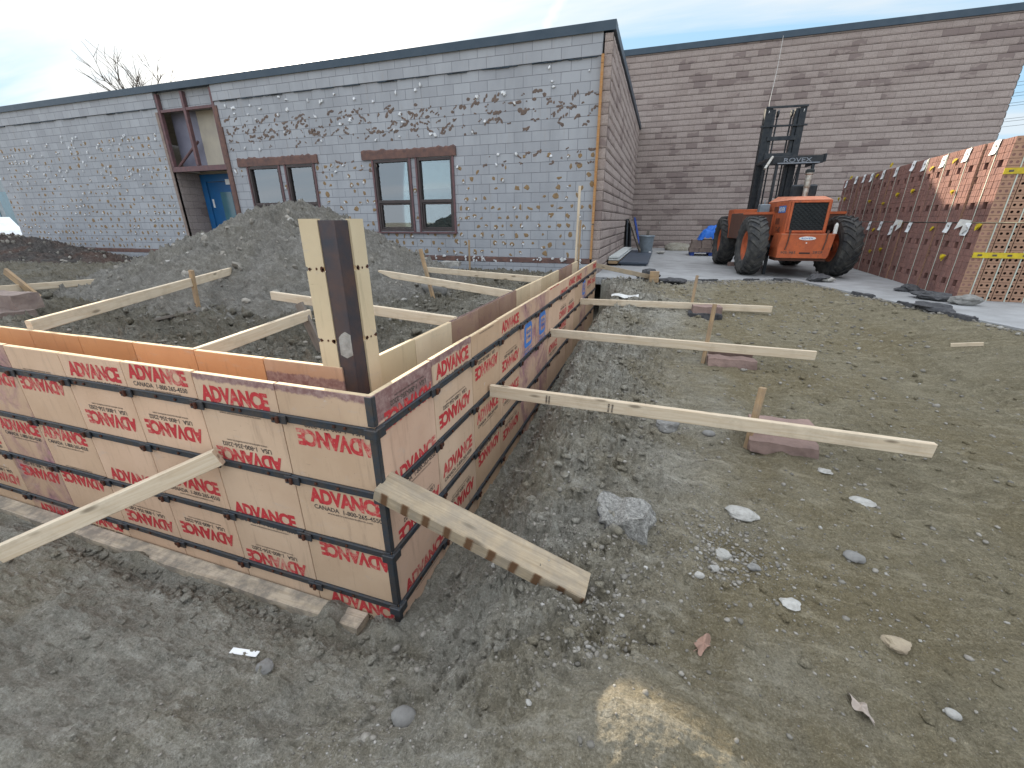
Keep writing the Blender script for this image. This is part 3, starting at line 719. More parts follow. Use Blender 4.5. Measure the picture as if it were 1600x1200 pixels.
# tall inside-corner form standing above the rest
rt = root('corner_post', 'tall corner post of a dark steel angle between two cream form strips', 'corner form', (-.315, .315, 0))
zt = 1.975; zb = 0.
mb = MB()
mb.bbox(-.092, .0, -.006, .0, zb, zt, .001); mb.bbox(-.006, .0, .0005, .088, zb, zt, .001)
mb.build('steel_angle', 'post_steel', rt)
def notched(L0, L1, zs, top):
    out = [(L0, 0)]
    for z_ in zs: out += [(L0, z_ - .012), (L0 + .010, z_ - .008), (L0 + .010, z_ + .008), (L0, z_ + .012)]
    out += [(L0, top), (L1, top)]
    for z_ in zs[::-1]: out += [(L1, z_ + .012), (L1 - .014, z_ + .008), (L1 - .014, z_ - .008), (L1, z_ - .012)]
    return out + [(L1, 0)]
ZN = [1.05, 1.40, 1.755]
s1 = MB().prism(notched(-.200, -.0935, ZN, zt + .006), -.010, .012, 'y').build('form_strip', 'form_ply_cream', rt)
s2 = MB().prism(notched(.0895, .190, ZN, zt + .006), -.012, .010, 'x').build('form_strip', 'form_ply_cream', rt)
for s_, f_ in ((s1, lambda u, v: (-u, -.0115, v)), (s2, lambda u, v: (.0115, u, v))):
    hb = MB()
    for z_ in ZN:
        for (u_, r_) in ((.105, .012), (.138, .006), (.180, .009), (.100, .007), (.170, .004)):
            hb.add([f_(u_ + r_ * math.cos(t_), z_ + random.uniform(-.003, .003) + r_ * math.sin(t_)) for t_ in np.linspace(0, 6.2832, 9)[:-1]], [list(range(8))])
    hb.build('tie_hole', 'rust', s_, fix=False)
dust = MB()
pts = [(0, 1.335), (.0, 1.44), (-.03, 1.455), (-.055, 1.44), (-.074, 1.42), (-.076, 1.33), (-.04, 1.315)]
dust.add([(u, -.0072, v) for u, v in pts], [list(range(len(pts)))])
dust.build('cement_smear', 'rock_pale', rt, fix=False)

# footing plank under the left row, and the footing concrete itself
def rough_box(name, label, cat, sx, sy, sz, loc, rot, mat, amp=.01, group=None, parent=None, cuts=7, seed=0):
    """box with rough, broken faces; origin at bottom centre"""
    import bmesh
    bm = bmesh.new(); bmesh.ops.create_cube(bm, size=1.); bmesh.ops.subdivide_edges(bm, edges=bm.edges, cuts=cuts, use_grid_fill=True)
    from mathutils import noise as mn
    for v in bm.verts:
        p = Vector((v.co.x * sx, v.co.y * sy, v.co.z * sz)); q = p * (1.2 / max(.05, min(sx, sy, sz))) + Vector((seed * 3.7, seed, 0))
        d = Vector((mn.noise(q), mn.noise(q + Vector((9, 0, 0))), mn.noise(q + Vector((0, 9, 0)))))
        r = max(abs(v.co.x), 0) ** 8 + abs(v.co.y) ** 8
        v.co = p + d * amp + Vector((0, 0, sz / 2))
    me = bpy.data.meshes.new(name); bm.to_mesh(me); bm.free(); me.materials.append(M[mat])
    o = bpy.data.objects.new(name, me); COL.objects.link(o); o.location = loc; o.rotation_euler = rot
    if parent is not None: o.parent = parent
    return tag(o, label, cat, group) if label else o
def stone(name, label, cat, s, loc, mat, seed, flat=.6, el=1.2, rz=0., sub=3, amp=.35, group=None):
    import bmesh
    from mathutils import noise as mn
    bm = bmesh.new(); bmesh.ops.create_icosphere(bm, subdivisions=sub, radius=.5)
    for v in bm.verts:
        p = v.co.copy(); d = mn.noise(p * 2.1 + Vector((seed * 5.3, seed, 0))); d2 = mn.noise(p * 6 + Vector((seed, 0, seed * 2)))
        p = p * (1 + amp * d + amp * .3 * d2)
        p = Vector((round(p.x * 7) / 7 * .35 + p.x * .65, p.y, p.z))
        v.co = Vector((p.x * s * el, p.y * s, p.z * s * flat))
    me = bpy.data.meshes.new(name); bm.to_mesh(me); bm.free(); me.materials.append(M[mat])
    me.polygons.foreach_set('use_smooth', [amp < .3] * len(me.polygons))
    o = bpy.data.objects.new(name, me); COL.objects.link(o)
    z = loc[2] if len(loc) > 2 else hz(loc[0], loc[1]) + s * flat * .22
    o.location = (loc[0], loc[1], z); o.rotation_euler = (0, 0, rz)
    return tag(o, label, cat, group)
def board(name, label, p0, p1, wd, th, mat, cat='board', roll=0., group=None, pointed=False, bow=0.):
    """plank from p0 to p1 (centre line); wd = the upright dimension, th = the thickness"""
    p0, p1 = Vector(p0), Vector(p1); L = (p1 - p0).length; ax = (p1 - p0).normalized()
    side = Vector((0, 0, 1)).cross(ax); side = side.normalized() if side.length > .05 else Vector((1, 0, 0))
    up = ax.cross(side); mt = Matrix((ax, side, up)).transposed().to_4x4() @ Matrix.Rotation(roll, 4, 'X')
    mt.translation = p0
    mb = MB(); N = 8; b = min(.004, th * .12)
    prof = [(-th / 2 + b, -wd / 2), (th / 2 - b, -wd / 2), (th / 2, -wd / 2 + b), (th / 2, wd / 2 - b), (th / 2 - b, wd / 2), (-th / 2 + b, wd / 2), (-th / 2, wd / 2 - b), (-th / 2, -wd / 2 + b)]
    vs = []
    for i in range(N + 1):
        u = i / N
        for (a, c) in prof:
            x_ = u * L
            if pointed and i == N: c = c * .25 + wd * .3
            if pointed and i == N - 1 and False: pass
            vs.append((x_, a + bow * math.sin(math.pi * u), c + bow * .5 * math.sin(math.pi * u)))
    fs = [(i * 8 + k, i * 8 + (k + 1) % 8, (i + 1) * 8 + (k + 1) % 8, (i + 1) * 8 + k) for i in range(N) for k in range(8)]
    fs += [list(range(8))[::-1], [N * 8 + k for k in range(8)]]
    mb.add(vs, fs); o = mb.build(name, mat); o.matrix_world = mt
    return tag(o, label, cat, group)
GB = 'wooden braces around the forms'
# braces outside
nb1 = board('brace_board', 'long pale brace board nearest the camera, resting right of the form over pinkish stones', (.018, 1.34, .79), (2.80, 1.55, .665), .092, .038, 'pine', group=GB, bow=.004)
board('brace_board', 'pale brace board in the middle of the three right of the form', (.018, 3.24, .775), (2.69, 3.42, .70), .092, .038, 'pine', group=GB, bow=-.005)
board('brace_board', 'farthest pale brace board right of the form, nearest the forklift', (.018, 5.19, .80), (2.72, 5.57, .765), .092, .038, 'pine', group=GB, bow=.004)
board('brace_board', 'pale brace board leaning on the left lettered forms and leaving the frame at left', (-.965, -.045, .825), (-1.85, -.62, .43), .092, .040, 'pine', group=GB)
st_ = MB()
for x_ in (.42, .44, .86, .885):
    for q in range(7): st_.box(x_, x_ + .012, -.0198, -.0192, -.034 + q * .009, -.030 + q * .009 + random.uniform(0, .003))
st_.build('grade_stamp', 'black_print', nb1)
# stakes outside
GS = 'stakes holding the brace boards'
board('stake', 'weathered short stake behind the nearest right brace board', (1.83, 1.61, .40), (1.87, 1.70, .90), .085, .036, 'old_pine', 'stake', group=GS)
board('stake', 'thin orange-brown stake in front of the middle right brace board', (1.665, 3.33, .50), (1.70, 3.42, 1.16), .042, .036, 'old_pine', 'stake', group=GS)
board('stake', 'thin stake behind the farthest right brace board', (1.63, 5.48, .60), (1.67, 5.62, 1.20), .045, .036, 'old_pine', 'stake', group=GS)
# stones under the braces
rough_box('sandstone_block', 'pinkish flat stone lying under the nearest right brace board', 'stone block', .40, .16, .09, (2.03, 1.60, .49), (0, 0, R(-2)), 'sandstone', .014, seed=1)
rough_box('sandstone_block', 'pinkish stone behind the nearest right brace board, touching the stake', 'stone block', .40, .15, .13, (2.06, 1.80, .50), (0, 0, R(3)), 'sandstone', .014, seed=2)
rough_box('sandstone_block', 'brownish stone behind the middle right brace board', 'stone block', .42, .15, .15, (1.95, 3.60, .52), (0, 0, R(-3)), 'sandstone', .012, seed=3)
rough_box('sandstone_block', 'split pinkish stone under the middle right brace board', 'stone block', .46, .15, .09, (1.94, 3.36, .53), (0, 0, R(2)), 'sandstone', .014, seed=4)
rough_box('sandstone_block', 'pinkish stone on black asphalt under the farthest right brace board', 'stone block', .38, .18, .10, (1.83, 5.25, hz(1.83, 5.25) + .06), (0, 0, R(4)), 'sandstone', .012, seed=5)
rough_box('asphalt_chunk', 'flat black asphalt slab below a pinkish stone at the farthest right brace', 'asphalt chunk', .44, .24, .08, (1.81, 5.22, hz(1.82, 5.25) - .01), (0, 0, R(-3)), 'asphalt', .02, seed=6)
# braces inside
board('brace_board', 'long pale brace board rising from the left inner forms into the soil heap', (-3.10, .335, 1.275), (-4.42, 3.12, 1.355), .092, .038, 'pine', group=GB)
board('brace_board', 'pale brace board at the far left edge ending in the foot of the heap', (-7.3, .55, 1.18), (-7.45, 3.62, 1.06), .092, .038, 'pine', group=GB)
board('brace_board', 'short pale brace board behind the left inner forms ending at a grey stake', (-1.50, .34, 1.215), (-1.66, 1.45, 1.235), .085, .038, 'pine', group=GB)
board('brace_board', 'pale brace board passing behind the corner post', (-.345, 1.555, 1.235), (-2.72, 2.08, 1.245), .085, .038, 'pine', group=GB)
board('brace_board', 'pale brace board with a pointed end right of the corner post', (-.345, 2.93, 1.235), (-2.46, 3.62, 1.32), .085, .038, 'pine', group=GB, pointed=True)
board('brace_board', 'farthest pale brace board inside the forms, below the double window', (-.345, 4.20, 1.235), (-2.60, 5.12, 1.21), .085, .038, 'pine', group=GB)
board('stake', 'pale stake standing against the long brace board in front of the heap', (-4.00, 2.16, .85), (-3.93, 2.16, 1.46), .045, .04, 'old_pine', 'stake', group=GS)
board('stake', 'wide brown stake at the far left behind a dark stone', (-7.00, 2.2, .90), (-7.55, 2.15, 1.34), .10, .04, 'old_pine', 'stake', group=GS)
board('stake', 'grey weathered stake leaning beside the corner post', (-1.52, 1.40, .85), (-1.72, 1.42, 1.33), .085, .03, 'grey_wood', 'stake', group=GS)
board('stake', 'slanting grey stake in front of the double window', (-1.74, 3.80, .85), (-1.94, 3.85, 1.62), .05, .035, 'old_pine', 'stake', group=GS)
board('stake', 'upright orange stake near the wall under the right window', (-3.12, 8.1, .75), (-3.14, 8.15, 1.56), .09, .04, 'old_pine', 'stake', group=GS)
board('wood_scrap', 'dark flat wood scrap on the soil at the foot of the pale stake', (-4.12, 1.72, .96), (-4.02, 2.12, .99), .16, .03, 'grey_wood', 'wood scrap', roll=R(78))
rough_box('sandstone_block', 'flat reddish stone behind the pale stake in front of the heap', 'stone block', .42, .22, .07, (-3.75, 2.42, .93), (0, 0, R(20)), 'stone_brown', .012, seed=7)
rough_box('sandstone_block', 'dark brown stone, upper of the two behind the left forms', 'stone block', .62, .25, .17, (-5.95, 1.42, 1.05), (0, 0, R(6)), 'stone_brown', .02, seed=8)
rough_box('sandstone_block', 'dark brown stone, lower of the two behind the left forms', 'stone block', .72, .3, .12, (-5.85, 1.30, .94), (0, 0, R(-5)), 'stone_brown', .02, seed=9)
rough_box('sandstone_block', 'pale flat stone on the ground by the orange stake near the wall', 'stone block', .42, .3, .10, (-3.55, 8.0, .98), (0, 0, R(12)), 'rock_pale', .02, seed=10)
# pole at the far end of the inner forms
board('pole_board', 'tall pale upright board at the far end of the inner forms', (-.405, 6.95, .60), (-.375, 6.95, 2.55), .060, .038, 'pine', 'board')
board('pole_board', 'shorter dark brown board beside the tall upright board', (-.352, 6.93, .60), (-.335, 6.93, 1.98), .030, .034, 'old_pine', 'board')
# timbers
board('timber', 'thick stained timber leaning from the near form corner down to the soil', (-.015, .02, .81), (.955, .03, .475), .075, .135, 'timber', 'timber', roll=R(8))
board('timber', 'narrow stained timber leaning from the far form end to a wooden block', (-.02, 7.05, 1.17), (.95, 7.62, .93), .085, .12, 'timber', 'timber')
rough_box('wood_block', 'upright greenish wooden block at the end of the far timber', 'wood block', .17, .14, .20, (1.05, 7.45, hz(1.05, 7.45) + .02), (0, 0, R(3)), 'old_pine', .004, seed=11)
mb = MB(); N = 60
for side in (0,):
    L0, L1 = -5.3, -.20
    xs_ = np.linspace(L0, L1, N); 
    vs = []
    for i, x_ in enumerate(xs_):
        j = .004 * math.sin(x_ * 9) + random.uniform(-.002, .002)
        vs += [(x_, -.102 + j, -.16), (x_, -.102 + j, -.046), (x_, -.008, -.040), (x_, -.008, -.16)]
    fs = [(i * 4 + k, i * 4 + (k + 1) % 4, (i + 1) * 4 + (k + 1) % 4, (i + 1) * 4 + k) for i in range(N - 1) for k in range(4)] + [(0, 1, 2, 3), ((N - 1) * 4, (N - 1) * 4 + 3, (N - 1) * 4 + 2, (N - 1) * 4 + 1)]
    mb.add(vs, fs)
tag(mb.build('footing_plank', 'plank_dirty'), 'dirty plank lying along the foot of the left lettered forms', 'plank')
board('stick', 'small printed white strip lying on the soil before the footing plank', (-.66, -.44, hz(-.66, -.44) + .012), (-.52, -.415, hz(-.52, -.415) + .014), .030, .003, 'tag_paper', 'scrap', roll=R(88))

# ------------------------------------------------------------------ stones and scraps on the ground
def rk(label, x, y, s, mat, seed, **k): stone('rock', label, 'rock', s, (x, y), mat, seed, **k)
g = mk('rubble'); v = g.obj(); sp3 = g.n('ShaderNodeSeparateXYZ', i_0=v)
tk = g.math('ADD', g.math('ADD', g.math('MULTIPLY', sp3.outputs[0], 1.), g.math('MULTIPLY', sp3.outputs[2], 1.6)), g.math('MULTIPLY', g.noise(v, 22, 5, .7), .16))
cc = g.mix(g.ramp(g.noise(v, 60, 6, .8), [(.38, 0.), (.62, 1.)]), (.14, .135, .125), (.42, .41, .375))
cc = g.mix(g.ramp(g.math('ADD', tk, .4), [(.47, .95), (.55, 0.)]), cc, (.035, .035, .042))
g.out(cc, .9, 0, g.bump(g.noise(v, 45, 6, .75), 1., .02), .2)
rough_box('rock', 'large pale concrete rubble lump with dark underside beside the leaning timber', 'rock', .25, .17, .10, (1.09, .42, hz(1.09, .42) - .015), (R(6), R(-10), R(-14)), 'rubble', .045, seed=3.3, cuts=12)
rk('rough grey rubble lump left of the pinkish stones', 1.30, 1.72, .15, 'rock_grey', 2, flat=.7, amp=.5)
rk('smooth round grey stone left of the nearest brace stake', 1.59, 1.69, .075, 'rock_grey', 3, flat=.55, amp=.12)
rk('smooth grey stone on bare soil in the lower left foreground', .37, -.52, .082, 'rock_grey', 4, flat=.7, amp=.18)
rk('large bright white rock right of the leaning timber', 1.67, .76, .115, 'rock_pale', 5, flat=.45, amp=.3, el=1.35)
rk('angular pale rock just below the large bright white one', 1.54, .42, .06, 'rock_pale', 6, flat=.7, amp=.4)
rk('small pale rock touching the angular pale one', 1.50, .34, .04, 'rock_pale', 7, flat=.7, amp=.4)
rk('grey pebble right of the angular pale rock', 1.66, .36, .045, 'rock_grey', 8, flat=.7, amp=.3)
rk('flat white triangular chip in the middle right foreground', 1.76, .18, .062, 'rock_pale', 9, flat=.2, amp=.5)
rk('tan angular rock in the lower right foreground', 2.08, .10, .066, 'rock_tan', 10, flat=.6, amp=.4)
rk('half-buried grey rock in the right foreground', 2.10, .55, .075, 'rock_grey', 11, flat=.4, amp=.2)
rk('flat white chip just below the end of the nearest brace board', 2.23, 1.38, .07, 'rock_pale', 12, flat=.2, amp=.4)
rk('pale flat stone right of the large bright white rock', 2.32, 1.08, .09, 'rock_pale', 13, flat=.3, amp=.4)
rk('small white pebble above the smooth grey foreground stone', 1.42, .22, .035, 'rock_pale', 14, flat=.7, amp=.2)
rk('white oval pebble at the bottom right corner', 2.14, -.12, .036, 'rock_pale', 15, flat=.6, amp=.12)
rk('dark clod half sunk in the soil before the footing plank', -.42, -.46, .065, 'rock_grey', 16, flat=.6, amp=.3)
stone('rock', 'big round grey boulder at the right foot of the heap', 'rock', .34, (-2.05, 4.35, 1.02), 'rock_grey', 31, flat=.8, amp=.25)
board('wood_scrap', 'small pale stick lying on the far right soil', (4.20, 4.32, hz(4.2, 4.3) + .02), (4.42, 4.24, hz(4.4, 4.25) + .02), .04, .02, 'pine', 'wood scrap')
for i, (lb, x_, y_, s_, fl) in enumerate([('black asphalt chunk behind the wooden block', .92, 8.0, .40, .55), ('long flat asphalt chunk right of the wooden block', 1.38, 7.62, .36, .45), ('black asphalt pieces at the pad edge beside the right rear tyre', 4.10, 8.55, .40, .45),
        ('black asphalt lump against the foot of the brick stack', 5.10, 7.45, .34, .4), ('broken asphalt chunk on the pad in front of the bricks', 5.02, 6.65, .38, .4),
        ('flat dark asphalt flake at the broken pad edge', 4.62, 5.75, .36, .3)]):
    z_ = .85 if y_ > slab_edge_y(x_) + .1 else hz(x_, y_)
    stone('asphalt_chunk', lb, 'asphalt chunk', s_, (x_, y_, z_ + s_ * fl * .3), 'asphalt', 40 + i, flat=fl, el=1.15, rz=.4 * i, amp=.75)
stone('rock', 'grey concrete lump at the near foot of the brick stack', 'rock', .26, (5.22, 6.25, .92), 'rock_grey', 50, flat=.55, el=1.3, amp=.4)
stone('rock', 'white stone among the asphalt pieces beside the right rear tyre', 'rock', .16, (4.22, 8.40, .90), 'rock_pale', 51, flat=.6, el=1.4, amp=.2)
# torn plastic scrap near the far forms
mb = MB(); th = np.linspace(0, 1, 9)
for i in range(8):
    a, b_ = th[i], th[i + 1]
    mb.add([(a * .42, .0, .02 * math.sin(a * 9)), (b_ * .42, .0, .02 * math.sin(b_ * 9)), (b_ * .42, .05 + .05 * b_, .03 + .015 * math.sin(b_ * 7)), (a * .42, .05 + .05 * a, .03 + .015 * math.sin(a * 7))], [(0, 1, 2, 3)])
o = mb.build('plastic_scrap', 'plastic_film'); o.location = (.44, 5.6, hz(.55, 5.65) + .03); tag(o, 'torn white plastic scrap on the trench bank', 'plastic scrap')
def leaf(label, x, y, s, mat, rz):
    mb = MB(); n_ = 28; pts = []
    for i in range(n_):
        t_ = 2 * math.pi * i / n_; r_ = s * (.55 + .30 * abs(math.cos(t_ * 2.5)) ** .7) * (1.15 if abs(math.cos(t_)) > .7 else .8)
        pts.append((r_ * math.cos(t_), r_ * .6 * math.sin(t_), .012 * math.sin(3 * t_) * s / .05))
    pts.append((0, 0, .006)); mb.add(pts, [(i, (i + 1) % n_, n_) for i in range(n_)])
    mb.tube([(-s * .5, 0, 0), (-s * 1.1, s * .1, -.004)], .0012, 5)
    o = mb.build('dead_leaf', mat, fix=False); o.location = (x, y, hz(x, y) + .012); o.rotation_euler = (.2, .1, rz); tag(o, label, 'leaf')
leaf('curled reddish-brown dead leaf beside the lit soil lump', 1.41, -.12, .055, 'leaf_brown', 1.0)
leaf('pale grey dead leaf near the bottom right edge', 1.87, -.19, .05, 'leaf_grey', 2.0)

# loose gravel as one mass
def gravel():
    import bmesh
    bm = bmesh.new(); bmesh.ops.create_icosphere(bm, subdivisions=1, radius=.5); bv = np.array([v.co[:] for v in bm.verts]); bf = np.array([[v.index for v in f.verts] for f in bm.faces]); bm.free()
    P = []
    def scatter(n_, cx, cy, sx, sy, smin, smax, ex=2.2, rot=0.):
        a = RNG.normal(0, 1, (n_, 2)) * [sx, sy]; c_, s_ = math.cos(rot), math.sin(rot)
        x_ = cx + a[:, 0] * c_ - a[:, 1] * s_; y_ = cy + a[:, 0] * s_ + a[:, 1] * c_
        s = smin + (smax - smin) * RNG.random(n_) ** ex
        P.append(np.stack([x_, y_, s], 1))
    scatter(1100, 1.0, -.10, .13, .38, .004, .024, 3.2, .25)
    scatter(800, .85, .10, .24, .22, .004, .018, 3.)
    scatter(900, .55, -.75, .5, .25, .003, .016, 3.5)
    scatter(450, .2, -.95, .4, .15, .003, .016, 3.)
    scatter(2200, -.7, -.6, .8, .28, .002, .010, 3.); scatter(2500, 1.7, .4, .7, .7, .002, .009, 3.)
    scatter(900, 1.9, .3, .5, .5, .003, .016, 4.)
    ex_ = RNG.uniform(-.1, 6, 2600); ey_ = slab_edge_y(ex_) - np.abs(RNG.normal(0, .22, 2600)) - .03; P.append(np.stack([ex_, ey_, .008 + .05 * RNG.random(2600) ** 4], 1))
    scatter(1500, 2.3, 2.2, 1.0, 1.3, .005, .028, 3.5)
    scatter(700, .8, 2.2, .3, 1.2, .006, .035, 3.)
    scatter(900, 1.4, 6.0, 1.4, 1.2, .01, .05, 3.)
    scatter(500, 3.6, 5.5, 1., 1.6, .01, .05, 3.)
    scatter(500, .25, 2., .12, 1.8, .01, .04, 2.)
    scatter(1200, -2., 2.8, 1.5, 1.2, .01, .06, 3.)
    scatter(700, 1.55, .45, .12, .14, .004, .022, 2.5)
    P_ = np.concatenate(P); ok = ~((P_[:, 0] < .04) & (P_[:, 0] > -.45) & (P_[:, 1] > -.02)) & ~((P_[:, 1] > -.2) & (P_[:, 1] < .45) & (P_[:, 0] < .04)); P_ = P_[ok]
    P_ = P_[(P_[:, 1] < slab_edge_y(P_[:, 0]) - .05) | (P_[:, 0] < -.4)]
    P_ = P_[(((P_[:, 0] - 1.19) / .25) ** 2 + ((P_[:, 1] + .5) / .19) ** 2 > 1.3) | (RNG.random(len(P_)) < .12)]
    n_ = len(P_); z = hgt(P_[:, 0], P_[:, 1])
    th = RNG.random(n_) * 6.28; sc = np.stack([1 + .5 * RNG.random(n_), .8 + .3 * RNG.random(n_), .5 + .35 * RNG.random(n_)], 1)
    V = bv[None] * sc[:, None, :] * (1 + .22 * (RNG.random((n_, len(bv), 1)) - .5)) * P_[:, 2][:, None, None]
    x_ = V[..., 0] * np.cos(th)[:, None] - V[..., 1] * np.sin(th)[:, None]; y_ = V[..., 0] * np.sin(th)[:, None] + V[..., 1] * np.cos(th)[:, None]
    co_ = np.stack([x_ + P_[:, 0][:, None], y_ + P_[:, 1][:, None], V[..., 2] + (z + P_[:, 2] * .15)[:, None]], -1).reshape(-1, 3)
    fs = (bf[None] + (np.arange(n_) * len(bv))[:, None, None]).reshape(-1, 3)
    me = bpy.data.meshes.new('gravel'); me.vertices.add(len(co_)); me.vertices.foreach_set('co', co_.astype(np.float32).ravel())
    me.loops.add(fs.size); me.loops.foreach_set('vertex_index', fs.astype(np.int32).ravel()); me.polygons.add(len(fs)); me.polygons.foreach_set('loop_start', np.arange(0, fs.size, 3, dtype=np.int32))
    me.polygons.foreach_set('use_smooth', np.ones(len(fs), bool)); me.update(calc_edges=True)
    me.materials.append(M['gravel_mix']); o = bpy.data.objects.new('gravel', me); COL.objects.link(o)
    tag(o, 'loose grey and pale pebbles scattered over the soil', 'gravel', kind='stuff')
gravel()


def clods():
    import bmesh
    bm = bmesh.new(); bmesh.ops.create_icosphere(bm, subdivisions=2, radius=.5); bv = np.array([v.co[:] for v in bm.verts]); bf = np.array([[v.index for v in f.verts] for f in bm.faces]); bm.free()
    P = []
    def sc(n_, x0, x1, y0, y1, s0, s1, ex=3.): P.append(np.stack([RNG.uniform(x0, x1, n_), RNG.uniform(y0, y1, n_), s0 + (s1 - s0) * RNG.random(n_) ** ex], 1))
    sc(1100, .12, 1.25, -.3, 3.2, .008, .055); sc(500, .15, .9, 3., 7.2, .012, .08); sc(500, -2.6, 1.0, -1.1, -.16, .005, .030, 4.)
    sc(350, -2.4, .2, -.30, -.12, .010, .05, 2.5); sc(700, 1.0, 3.6, -.4, 3., .006, .035, 4.); sc(600, .8, 4.4, 3., 8., .010, .06, 4.)
    sc(900, -7., -.6, .6, 3.6, .02, .11, 3.); sc(300, -3.4, -.6, 3.2, 7., .02, .12, 3.)
    p = np.concatenate(P); p = p[((p[:, 0] > .05) | (p[:, 1] < -.12) | ((p[:, 0] < -.5) & (p[:, 1] > .5)))]
    p = p[(p[:, 1] < slab_edge_y(p[:, 0]) - .05) | (p[:, 0] < -.4)]; n_ = len(p); z = hgt(p[:, 0], p[:, 1])
    d = bv[None] * (1 + .55 * (RNG.random((n_, len(bv), 1)) - .5)); sc3 = np.stack([.9 + .7 * RNG.random(n_), .8 + .4 * RNG.random(n_), .45 + .4 * RNG.random(n_)], 1)
    V = d * sc3[:, None, :] * p[:, 2][:, None, None]; th = RNG.random(n_) * 6.28
    x_ = V[..., 0] * np.cos(th)[:, None] - V[..., 1] * np.sin(th)[:, None]; y_ = V[..., 0] * np.sin(th)[:, None] + V[..., 1] * np.cos(th)[:, None]
    co_ = np.stack([x_ + p[:, 0][:, None], y_ + p[:, 1][:, None], V[..., 2] + (z + p[:, 2] * .10)[:, None]], -1).reshape(-1, 3)
    fs = (bf[None] + (np.arange(n_) * len(bv))[:, None, None]).reshape(-1, 3)
    me = bpy.data.meshes.new('soil_clods'); me.vertices.add(len(co_)); me.vertices.foreach_set('co', co_.astype(np.float32).ravel())
    me.loops.add(fs.size); me.loops.foreach_set('vertex_index', fs.astype(np.int32).ravel()); me.polygons.add(len(fs)); me.polygons.foreach_set('loop_start', np.arange(0, fs.size, 3, dtype=np.int32))
    me.update(calc_edges=True); me.materials.append(M['soil']); o = bpy.data.objects.new('soil_clods', me); COL.objects.link(o)
    tag(o, 'crumbled lumps of the same soil lying on the dug ground', 'soil clods', kind='stuff')
clods()

# ------------------------------------------------------------------ buildings
def wall_holes(mb, a0, a1, z0, z1, holes, d, depth, ax='x', mi=0):
    """wall on plane y=d (ax x) with rectangular openings; reveals go 'depth' inward (+y)"""
    xs_ = sorted({a0, a1, *[h[0] for h in holes], *[h[1] for h in holes]}); zs_ = sorted({z0, z1, *[h[2] for h in holes], *[h[3] for h in holes]})
    for i in range(len(xs_) - 1):
        for j in range(len(zs_) - 1):
            cx_, cz_ = (xs_[i] + xs_[i + 1]) / 2, (zs_[j] + zs_[j + 1]) / 2
            if any(h[0] < cx_ < h[1] and h[2] < cz_ < h[3] for h in holes): continue
            mb.add([(xs_[i], d, zs_[j]), (xs_[i + 1], d, zs_[j]), (xs_[i + 1], d, zs_[j + 1]), (xs_[i], d, zs_[j + 1])], [(0, 1, 2, 3)], mi)
    for h in holes:
        x0, x1, w0, w1 = h
        mb.add([(x0, d, w0), (x0, d + depth, w0), (x0, d + depth, w1), (x0, d, w1)], [(0, 1, 2, 3)], mi)
        mb.add([(x1, d, w0), (x1, d, w1), (x1, d + depth, w1), (x1, d + depth, w0)], [(0, 1, 2, 3)], mi)
        mb.add([(x0, d, w0), (x1, d, w0), (x1, d + depth, w0), (x0, d + depth, w0)], [(0, 1, 2, 3)], mi)
        mb.add([(x0, d, w1), (x0, d + depth, w1), (x1, d + depth, w1), (x1, d, w1)], [(0, 1, 2, 3)], mi)
YW = 8.78; ZTOP = 5.54; C_ = .2032; LEDGE = ZR + 19 * C_
bl = root('school_building', 'low block building stripped of its cladding, with grey-blue blocks and two window pairs', 'building', (0, 0, 0))
wins = [(-5.93, -4.93), (-4.70, -3.78), (-10.02, -8.96), (-8.70, -7.80)]; WZ0, WZ1 = 1.74, 3.38
holes = [(a, b, WZ0, WZ1) for a, b in wins]
mb = MB(); wall_holes(mb, -10.76, -.40, .4, LEDGE, holes, YW, .20)
mb.build('wall', 'cmu_blue', bl, fix=False)
mb = MB(); wall_holes(mb, -21.67, -12.96, .4, LEDGE, [], YW, .2)
mb.add([(-21.67, YW, .4), (-21.67, 18.9, .4), (-21.67, 18.9, ZTOP), (-21.67, YW, ZTOP)], [(0, 1, 2, 3)])
mb.build('wall', 'cmu_blue', bl, fix=False)
for (a, b) in ((-10.76, -.40), (-21.67, -12.96)):   # bond-beam courses standing slightly proud
    mb = MB().box(a, b, YW - .030, YW + .2, LEDGE, ZTOP - .13); mb.build('parapet', 'cmu_blue', bl)
mb = MB()
for i in range(110):
    x_ = random.uniform(-21, -.6)
    if -13 < x_ < -10.7: continue
    z_ = LEDGE - random.uniform(.0, .02); l_ = random.uniform(.08, .4); mb.box(x_, x_ + l_, YW - .036, YW - .001, z_ - .006, z_ + .003)
mb.build('ledge_scraps', 'flashing', bl)
# foundation and brick ledge
for (a, b) in ((-10.9, -.40), (-21.5, -13.0)):
    n_ = int((b - a) / .1); vs = []
    for i in range(n_ + 1):
        x_ = a + (b - a) * i / n_; j = random.uniform(-.008, .008); k_ = random.uniform(-.012, .012)
        vs += [(x_, YW + .01, ZR - .115), (x_, YW - .05 + j, ZR - .11 + k_), (x_, YW - .045 + j, ZR - .012 + k_), (x_, YW + .01, ZR + .004)]
    MB().add(vs, [(i * 4 + k, i * 4 + (k + 1) % 4, (i + 1) * 4 + (k + 1) % 4, (i + 1) * 4 + k) for i in range(n_) for k in range(4)]).build('brick_ledge', 'red_lintel', bl)
    MB().box(a, b, YW - .10, YW + .05, .3, ZR - .12).build('foundation', 'cmu_blue', bl)
